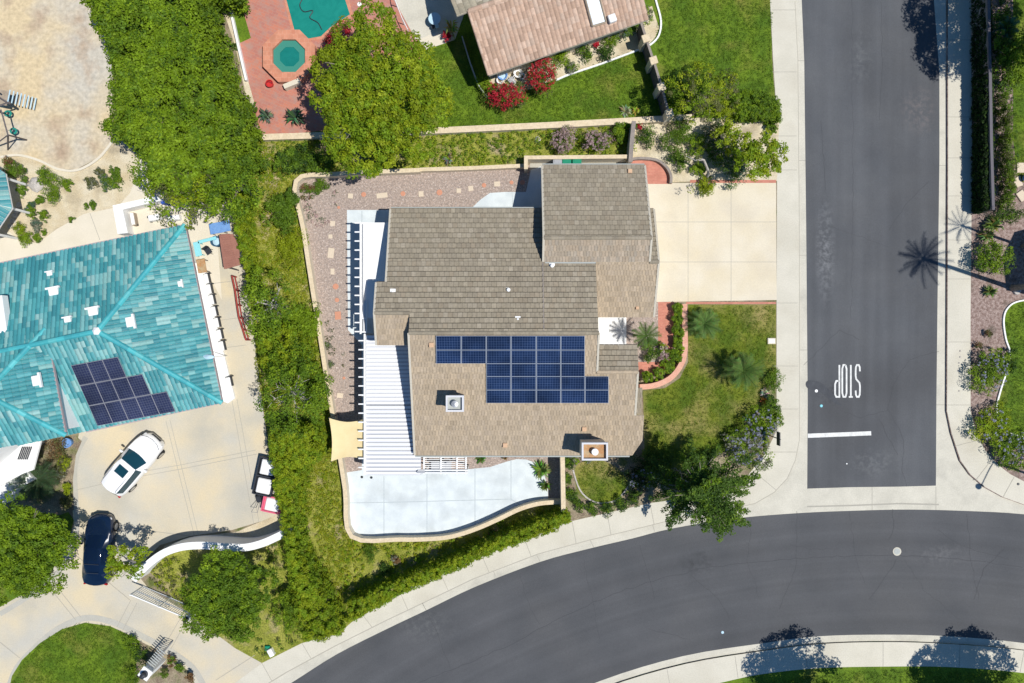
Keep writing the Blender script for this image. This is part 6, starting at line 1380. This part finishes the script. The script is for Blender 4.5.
# ---------------------------------------------------------------- street furniture
b=G(766.3,434.3); t=thing('road_sign',b,'thin metal road sign post seen from above at the corner bed','road sign'); m=MB(); m.tube([b,b+Vector((0,0,2.55))],.035,6); m.build('post',M['dark'],t); m=MB(); m.box((b.x,b.y,2.2),(.05,.90,.55)); m.build('sign_plate',M['dark'],t)
b=G(1046,480); t=thing('street_lamp',b,'street lamp beyond the right edge whose arm throws a thin curved shadow on the sidewalk','street lamp'); m=MB()
top=b+Vector((0,0,8)); tip=top+Vector((-.85,-1.75,.1)); m.tube([b,b+Vector((0,0,4)),top],[.10,.08,.06],8); m.tube([top,top+Vector((-.1,-.5,.35)),top+Vector((-.45,-1.15,.3)),tip],.045,6); m.build('pole',M['metal'],t)
m=MB(); m.lathe((tip.x,tip.y,tip.z-.15),[(.10,0),(.22,.08),(.20,.2),(.05,.28)],12); m.build('lamp_head',M['metal'],t)
# bins
def bin_(px,py,mt,label):
    c=G(px,py,1.05); t=thing('wheelie_bin',(c.x,c.y,0),label,'rubbish bin'); m=MB(); w,l=.56,.56
    vs=[(c.x+sx*w*.40,c.y+sy*l*.40,.06) for sx,sy in ((-1,-1),(1,-1),(1,1),(-1,1))]+[(c.x+sx*w*.5,c.y+sy*l*.5,.98) for sx,sy in ((-1,-1),(1,-1),(1,1),(-1,1))]
    m.mesh(vs,[(3,2,1,0),(4,5,6,7),(0,1,5,4),(1,2,6,5),(2,3,7,6),(3,0,4,7)]); m.build('bin_body',M[mt],t)
    m=MB(); m.box((c.x,c.y,1.02),(w+.06,l+.08,.07),bev=.025); m.box((c.x,c.y+.05,1.06),(w*.7,l*.5,.03)); m.build('lid',M[mt],t)
    m=MB(); m.tube([(c.x-.22,c.y+.33,1.0),(c.x+.22,c.y+.33,1.0)],.02,6); m.build('handle',M['dark'],t)
    for s in (-1,1): m=MB(); m.box((c.x+s*.24,c.y+.25,.1),(.05,.2,.2)); m.build('wheel',M['rubber'],t)
bin_(557.5,161.3,'grey_plastic','grey wheeled rubbish bin, left of the three by the garage'); bin_(566.8,161,'green_plastic','middle green wheeled bin beside the grey bin'); bin_(577,160.8,'green_plastic','right green wheeled bin by the garage roof')
# stepping stones
SS=[(350.5,196,5,5,'p'),(363.7,194.5,5,5,'r'),(382,195.5,11,5,'p'),(403,193.7,5,5,'r'),(421,194,5,5.5,'p'),(439.5,192.5,6,6,'r'),(458.7,190.7,4.5,4.5,'p'),(470.7,188.5,5,5,'p'),(484,185.3,4.5,4,'r'),(497,184,6,5,'p'),(511.5,182.5,4,3,'r'),(522.5,182.5,5,5,'r'),
    (338.7,207.5,3,3,'r'),(332.5,223.5,5,5,'p'),(330.5,236.5,4,4,'p'),(331,253,6,10,'p'),(332.5,271.5,4,6,'p'),(335.7,286.5,6,5,'r'),(337,300,4.5,5,'r'),(338,315.5,6,8,'r'),(337,300,0,0,''),(340,395.5,6,5,'p'),(344,378,3,3,'r'),(337,292,0,0,'')]
k=0
top_=[s for s in SS if s[1]<200]; 
ordn=['first','second','third','fourth','fifth','sixth','seventh','eighth','ninth','tenth','eleventh','twelfth']
ct=0; cl_=0
for (x,y,w,h,c_) in SS:
    if not w: continue
    p=G(x,y); m=MB(); nm='round' if abs(w-h)<1.1 and c_=='r' else 'square'
    if nm=='round': m.lathe((p.x,p.y,.0),[(w*S/2,0),(w*S/2,.03),(w*S/2-.02,.04)],12)
    else: m.box((p.x,p.y,.018),(w*S,h*S,.045),rz=.06*((k*7)%5-2),bev=.01)
    if y<200: lab='%s stepping stone from the left in the row along the north gravel'%ordn[ct]; ct+=1
    else: lab='%s stepping stone from the top in the western gravel strip'%ordn[cl_]; cl_+=1
    tag(m.build('stepping_stone',M['pavers' if c_=='p' else 'redpaver']),('reddish ' if c_=='r' else 'pale ')+lab,'stepping stone','stepping stones in the gravel yard'); k+=1
for i,(x,y) in enumerate(((362,477),(371.5,477.5))): p=G(x,y); t=thing('drain_cover',p,('left','right')[i]+' small dark patio light cap beside the patio cover','cap'); m=MB(); m.lathe((p.x,p.y,.02),[(.09,0),(.08,.06),(.04,.08)],10); m.build('cap',M['dark'],t)

# ---------------------------------------------------------------- yard things of the teal house
# white ledge with planter troughs along the east eave
def q2(px,py): return G(px,py).xy
m=MB(); m.prism([q2(192,266),q2(200,262),(q2(206,268)),q2(219,330),q2(236,398),q2(229,403),q2(222,400)],0,.22); tag(m.build('white_ledge',M['white']),'long white ledge running beside the east eave of the teal roof','ledge')
px_=[(208.4,289),(211,299.6),(213.3,311.4),(216,322.7),(218.7,334.5),(221.2,346),(228.2,382)]; first=None
for i,(x,y) in enumerate([(205.8,278.5)]+px_):
    p=G(x,y,.6); lab=('%s white trough from the top on the ledge beside the teal roof'%ordn[i])
    if first is None:
        t=thing('planter_trough',(p.x,p.y,.22),lab,'planter','white troughs on the ledge'); m=MB(); m.box((p.x,p.y,.42),(.30,.66,.40),rz=R(12),bev=.04); m.build('trough_body',M['white'],t)
        m=MB(); m.box((p.x+.16,p.y+.05,.37),(.05,.66,.30),rz=R(12)); m.box((p.x+.08,p.y+.37,.37),(.30,.05,.30),rz=R(12)); m.build('bracket',M['dark'],t); first=t
    else: copytree(first,loc=(p.x,p.y,.22),label=lab)
p=G(216,356.5,1.9); t=thing('parasol',(p.x,p.y,0),'pale blue oval satellite dish like parasol at the east eave of the teal roof' if False else 'pale blue oval parasol overlapping the east eave of the teal roof','parasol')
m=MB(); vs=[(p.x,p.y,3.35)]+[(p.x+.45*math.cos(6.283*k/12),p.y+.16*math.sin(6.283*k/12)+.0,3.2) for k in range(12)]; m.mesh(vs,[(0,1+k,1+(k+1)%12) for k in range(12)]); m.build('canopy',M['paleblue'],t); m=MB(); m.tube([(p.x,p.y,.02),(p.x,p.y,3.3)],.025,6); m.build('pole',M['white'],t)
# brown patio roof
a=[G(x,y,2.3) for x,y in ((219,235),(233,234),(239,247),(240,265),(224,269))]; t=thing('shade_roof',(a[0].x,a[0].y,0),'brown corrugated shade roof against the long hedge','shade roof')
m=MB(); vs=[(v.x,v.y,2.3) for v in a]; m.prism([v.xy for v in a],2.24,2.3)
for k in range(15):
    u=k/14; p=a[0].lerp(a[4],u); q=a[1].lerp(a[3],u)+Vector((-.1,0,0)); d=q-p; m.box(((p.x+q.x)/2,(p.y+q.y)/2,2.315),(d.length-.25,.07,.04),rz=math.atan2(d.y,d.x))
m.build('roof_sheet',M['brown'],t)
for v in (a[0],a[1],a[3],a[4]): m=MB(); v2=v.lerp(sum(a,Vector())/5,.12); m.tube([(v2.x,v2.y,0),(v2.x,v2.y,2.24)],.05,6); m.build('post',M['darkwood'],t)
def simple_table(px,py,w,l,h,rz,mt,label,name='table',legs='metal',cat='table'):
    c=G(px,py,h); t=thing(name,(c.x,c.y,0),label,cat); Mx=Matrix.Rotation(rz,3,'Z'); m=MB(); m.box((c.x,c.y,h),(w,l,.06),rz=rz,bev=.015); m.build('tabletop' if 'able' in name else 'seat',M[mt],t)
    for sx in (-1,1):
        for sy in (-1,1): p=Vector((c.x,c.y,0))+Mx@Vector((sx*w*.42,sy*l*.42,h/2)); m=MB(); m.box(p,(.05,.05,h-.05),rz=rz); m.build('leg',M[legs],t)
    return t
simple_table(216.5,228,.95,.75,.75,R(10),'blue','blue cloth covered table at the hedge north of the brown shade roof')
simple_table(226,226,.55,.75,.72,R(10),'blue','small blue table touching the larger blue table','side_table')
simple_table(201.5,266,.60,.95,.6,R(10),'clay','orange brown bench at the upper end of the white ledge','garden_bench','darkwood','bench')
simple_table(197.5,249,.45,1.0,.5,R(12),'cyan','turquoise lounger beside the east eave of the teal roof','lounger','cyan','lounger')
simple_table(207,240,1.3,.22,.5,R(14),'cyan','slim turquoise board between the lounger and the blue table','board_bench','cyan','bench')
c=G(215,241,.6); t=thing('round_tub',(c.x,c.y,0),'round dark blue tub beside the brown shade roof','tub'); m=MB(); m.lathe((c.x,c.y,0),[(.35,0),(.38,.5),(.30,.5),(.28,.35)],16); m.build('tub_body',mat('dark_blue_plastic',(.03,.09,.16),fine=.05),t); m=MB(); m.lathe((c.x,c.y,.36),[(.27,0),(.1,.06)],12); m.build('cover',M['paleblue'],t)
c=G(211,252); t=thing('folding_chair',c,'dark folding chair on the concrete west of the brown shade roof','chair'); m=MB(); m.box((c.x,c.y,.42),(.42,.42,.04),rz=.6); m.build('seat',M['dark'],t); m=MB(); m.box((c.x-.14,c.y+.2,.62),(.42,.05,.4),rz=.6); m.build('backrest',M['dark'],t)
for sx,sy in ((-.15,-.15),(.15,-.15),(.15,.15),(-.15,.15)): m=MB(); m.box((c.x+sx,c.y+sy,.2),(.03,.03,.4)); m.build('leg',M['dark'],t)
# red fence line under the hedge edge
pts=[G(x,y,.8) for x,y in ((232,276),(235,290),(237,305),(239,318),(243,330),(246,340))]; t=thing('red_fence',(pts[2].x,pts[2].y,0),'low red fence along the foot of the boundary hedge','fence'); m=MB(); m.tube(pts,.07,5); m.tube([p-Vector((0,0,.5)) for p in pts],.05,5)
for p in pts: m.box((p.x,p.y,.4),(.08,.08,.8))
m.build('rail',mat('dull_red',(.30,.05,.04),fine=.1),t)
# white walled spa terrace north east of the teal house
tt=thing('white_terrace',G(150,214),'white walled terrace platform against the north side of the teal roof','terrace'); m=MB(); A=[q2(120,208),q2(163,198.5),q2(168,203),q2(130,212),q2(135,235),q2(125,236)]; m.prism(A,0,.9); m.build('terrace_wall',M['white'],tt)
m=MB(); m.prism([q2(130,212.5),q2(167,203.5),q2(186,210),q2(187,222),(q2(134,236))],0,.05); m.build('terrace_floor',M['path'],tt)
for i,(x,y,w,l,mt,lab) in enumerate(((154,217.5,.8,.42,'white','white box seat on the white terrace'),(133,219,.25,.9,'wood','narrow shelf of pots on the left of the white terrace'),(173,218,.9,.35,'white','white bench on the right half of the white terrace'))):
    c=G(x,y,.45); t=thing('box_seat',(c.x,c.y,.05),lab,'seat'); m=MB(); m.box((c.x,c.y,.27),(w,l,.44),rz=R(10),bev=.03); m.build('base',M[mt],t); m=MB(); m.box((c.x,c.y,.52),(w*.9,l*.9,.07),rz=R(10),bev=.02); m.build('cushion',M['white'],t)
for i,(x,y) in enumerate(((148,217),(150.5,221),(159.5,217.5),(132,214),(136,224.5))):
    c=G(x,y,.3); t=thing('plant_pot',(c.x,c.y,.05),('first','second','third','fourth','fifth')[i]+' small dark pot on the white terrace','pot','pots on the white terrace'); m=MB(); m.lathe((c.x,c.y,.05),[(.07,0),(.1,.22),(.07,.2)],8); m.build('pot',M['dark'],t)
c=G(164,201,.6); t=thing('blue_cooler',(c.x,c.y,0),'blue box at the corner of the white terrace under the hedge tree','box'); m=MB(); m.box((c.x,c.y,.3),(.45,.3,.6),rz=.5,bev=.03); m.build('box_body',mat('deep_blue',(.03,.08,.35),fine=.05),t); m=MB(); m.box((c.x,c.y,.63),(.48,.33,.06),rz=.5,bev=.02); m.build('lid',MATS['deep_blue'],t)
c=G(51,230.5,.5); 
# play set left edge
pl=thing('swing_set',G(4,115,0),'timber swing and slide play set cut by the left edge of the dirt yard','play set')
m=MB()
for a,b in (((-8,93,2.2),(10,104,2.2)),((-8,108,2.2),(10,102,2.2)),((1,110,2.3),(8,135,2.2)),((8,135,2.2),(27,140,.0)),((8,135,2.2),(8,150,0)),((8,135,2.2),(-12,150,0)),((-2,92,0),(-2,92,2.3)),((10,103,0),(10,103,2.2)),((0,112,0),(1,110,2.3))):
    p,q=G(*a),G(*b); m.tube([p,q],.055,4)
m.build('frame',M['darkwood'],pl)
m=MB(); c=G(0,97,1.4); m.box((c.x,c.y,1.4),(1.1,1.0,.06),rz=-.2); m.build('platform',M['wood'],pl)
m=MB(); a_=G(9,96,1.4); 
for k in range(8): c=a_+Vector((.14*k,-.02*k,-.16*k)); m.box(c,(.07,.85,.03),rz=-.2)
m.build('ladder',M['paleblue'],pl)
for i,(x,y) in enumerate(((8,113.5),(13.5,131))):
    c=G(x,y,.6); m=MB(); n=14; ring=[Vector((c.x+.2*math.cos(6.283*k/n),c.y+.17*math.sin(6.283*k/n),.6)) for k in range(n+1)]; m.tube(ring,.07,6,caps=False); sw_=m.build('swing_seat',M['teal_plastic'],pl); m=MB(); tp=G((3,7)[i],(117,131)[i],2.2); m.tube([(c.x,c.y+.15,.62),tp],.012,4); m.build('rope',M['dark'],sw_)
# things on the northern lot
c=G(269.5,83.5,.3); t=thing('pool_float_bucket',(c.x,c.y,0),'round red bucket on the brick deck beside the spa','bucket'); m=MB(); m.lathe((c.x,c.y,.01),[(.2,0),(.27,.35),(.22,.35),(.2,.2)],12); m.build('bucket_body',M['red'],t); m=MB(); m.tube([(c.x-.24,c.y,.34),(c.x,c.y+.1,.5),(c.x+.24,c.y,.34)],.015,4); m.build('handle',M['dark'],t)
c=G(359.5,4.5); t=thing('skimmer_lid',c,'small white round lid on the brick deck beside the pool','lid'); m=MB(); m.lathe((c.x,c.y,.014),[(.16,0),(.15,.03)],12); m.build('lid',M['white'],t)
c=G(434.5,18.5,.72); t=thing('round_table',(c.x,c.y,0),'round pale blue table on the grey patio at the top edge','table'); m=MB(); m.lathe((c.x,c.y,.68),[(.42,0),(.43,.04),(.4,.05)],18); m.build('tabletop',M['paleblue'],t); m=MB(); m.tube([(c.x,c.y,0.02),(c.x,c.y,.68)],.04,6); m.lathe((c.x,c.y,.02),[(.25,0),(.22,.04)],12); m.build('pedestal',M['metal'],t)
for i,(x,y,mt) in enumerate(((433,26.5,'dark'),(436.8,25.8,'paleblue'))):
    c=G(x,y,.4); t=thing('garden_stool',(c.x,c.y,0),('dark stool','pale stool')[i]+' beside the round pale blue table','stool'); m=MB(); m.lathe((c.x,c.y,.36),[(.15,0),(.15,.05)],12); m.build('seat',M[mt],t)
    for k in range(3): m=MB(); m.tube([(c.x+.1*math.cos(2.1*k),c.y+.1*math.sin(2.1*k),.36),(c.x+.15*math.cos(2.1*k),c.y+.15*math.sin(2.1*k),.02)],.015,4); m.build('leg',M[mt],t)
lat=thing('lattice_cover_rail',G(402,10),'thin white rail on the left side of the grey patio','rail'); m=MB(); P=[G(x,y,1.0) for x,y in ((392,-20),(395,0),(402,18),(408,30))]
m.tube(P,.03,5)
for p in P: m.box((p.x,p.y,.5),(.05,.05,1.0))
m.build('rail',M['white'],lat)
# clutter by the pink house
for i,(x,y,mt,s,lab,nm) in enumerate(((502.5,75,'blue',.42,'blue tub below the pink roof eave','tub'),(500,80,'white',.3,'white bucket in front of the blue tub','bucket'),(518,73,'white',.38,'white pot below the pink roof eave','plant_pot'),(532,64,'white',.34,'white ringed pot in the shade beside the tall red oleander','plant_pot'),(507,86,'clay',.3,'clay pot among the clutter at the pink house','plant_pot'),(522,76,'paleblue',.28,'pale blue pot near the wide red oleander','plant_pot'))):
    c=G(x,y,s); t=thing(nm,(c.x,c.y,0),lab,'pot' if 'pot' in nm else nm); m=MB(); m.lathe((c.x,c.y,.01),[(s*.6,0),(s*.8,s*.9),(s*.85,s),(s*.68,s),(s*.6,s*.7)],14); m.build('pot_body',M[mt],t); m=MB(); m.lathe((c.x,c.y,s*.7),[(s*.55,0),(s*.3,.03)],10); m.build('contents',M['soil'] if mt!='blue' else M['paleblue'],t)
c=G(512,80,.6); t=thing('folded_stroller',(c.x,c.y,0),'grey folded metal garden chair lying between the pots','chair'); m=MB()
for a in (-.12,.12): m.tube([(c.x-.35,c.y+.35+a,.3),(c.x+.25,c.y-.35+a,.6)],.025,5); m.tube([(c.x-.2,c.y-.3+a,.25),(c.x+.2,c.y+.35+a,.55)],.025,5)
m.build('frame',M['white'],t); m=MB(); m.box((c.x,c.y,.45),(.4,.5,.04),rz=.7); m.build('seat',M['grey_plastic'],t)
c=G(537.5,139.5,.3); tag(rock(537.5,139.5,.22,'','stone'),'pale white rock in the green strip left of the pink shrubs','rock')
c=G(249,524); 

# ================================================================== LIGHT, SKY, CAMERA
az=Vector((.95,-.32,0)).normalized(); el=R(64)
sd=Vector((az.x*math.cos(el),az.y*math.cos(el),math.sin(el)))
li=bpy.data.lights.new('sun','SUN'); li.energy=4.7; li.angle=R(.53); li.color=(1.0,.965,.90)
lo=bpy.data.objects.new('sun',li); COL.objects.link(lo); lo.rotation_euler=(-sd).to_track_quat('-Z','Y').to_euler(); lo.location=(0,0,60)
w=bpy.data.worlds.new('World'); scene.world=w; w.use_nodes=True; N=w.node_tree.nodes; L=w.node_tree.links; N.clear()
sky=N.new('ShaderNodeTexSky'); sky.sky_type='NISHITA'; sky.sun_disc=False; sky.sun_elevation=el; sky.sun_rotation=math.atan2(az.x,az.y); sky.altitude=100; sky.air_density=1.0; sky.dust_density=.3; sky.ozone_density=2.0
bg=N.new('ShaderNodeBackground'); bg.inputs[1].default_value=.088; ow=N.new('ShaderNodeOutputWorld'); hs=N.new('ShaderNodeHueSaturation'); hs.inputs['Saturation'].default_value=1.3; L.new(sky.outputs[0],hs.inputs['Color']); L.new(hs.outputs[0],bg.inputs[0]); L.new(bg.outputs[0],ow.inputs[0])
cam=bpy.data.cameras.new('camera'); cam.sensor_width=36; cam.lens=36*HC/(1024*S); cam.clip_start=.5; cam.clip_end=8000
co=bpy.data.objects.new('camera',cam); COL.objects.link(co); co.location=(0,0,HC); co.rotation_euler=(0,0,0); scene.camera=co
scene.view_settings.view_transform='Standard'; scene.view_settings.look='None'; scene.view_settings.exposure=0; scene.view_settings.gamma=1
scene.render.engine='CYCLES'; scene.cycles.max_bounces=4
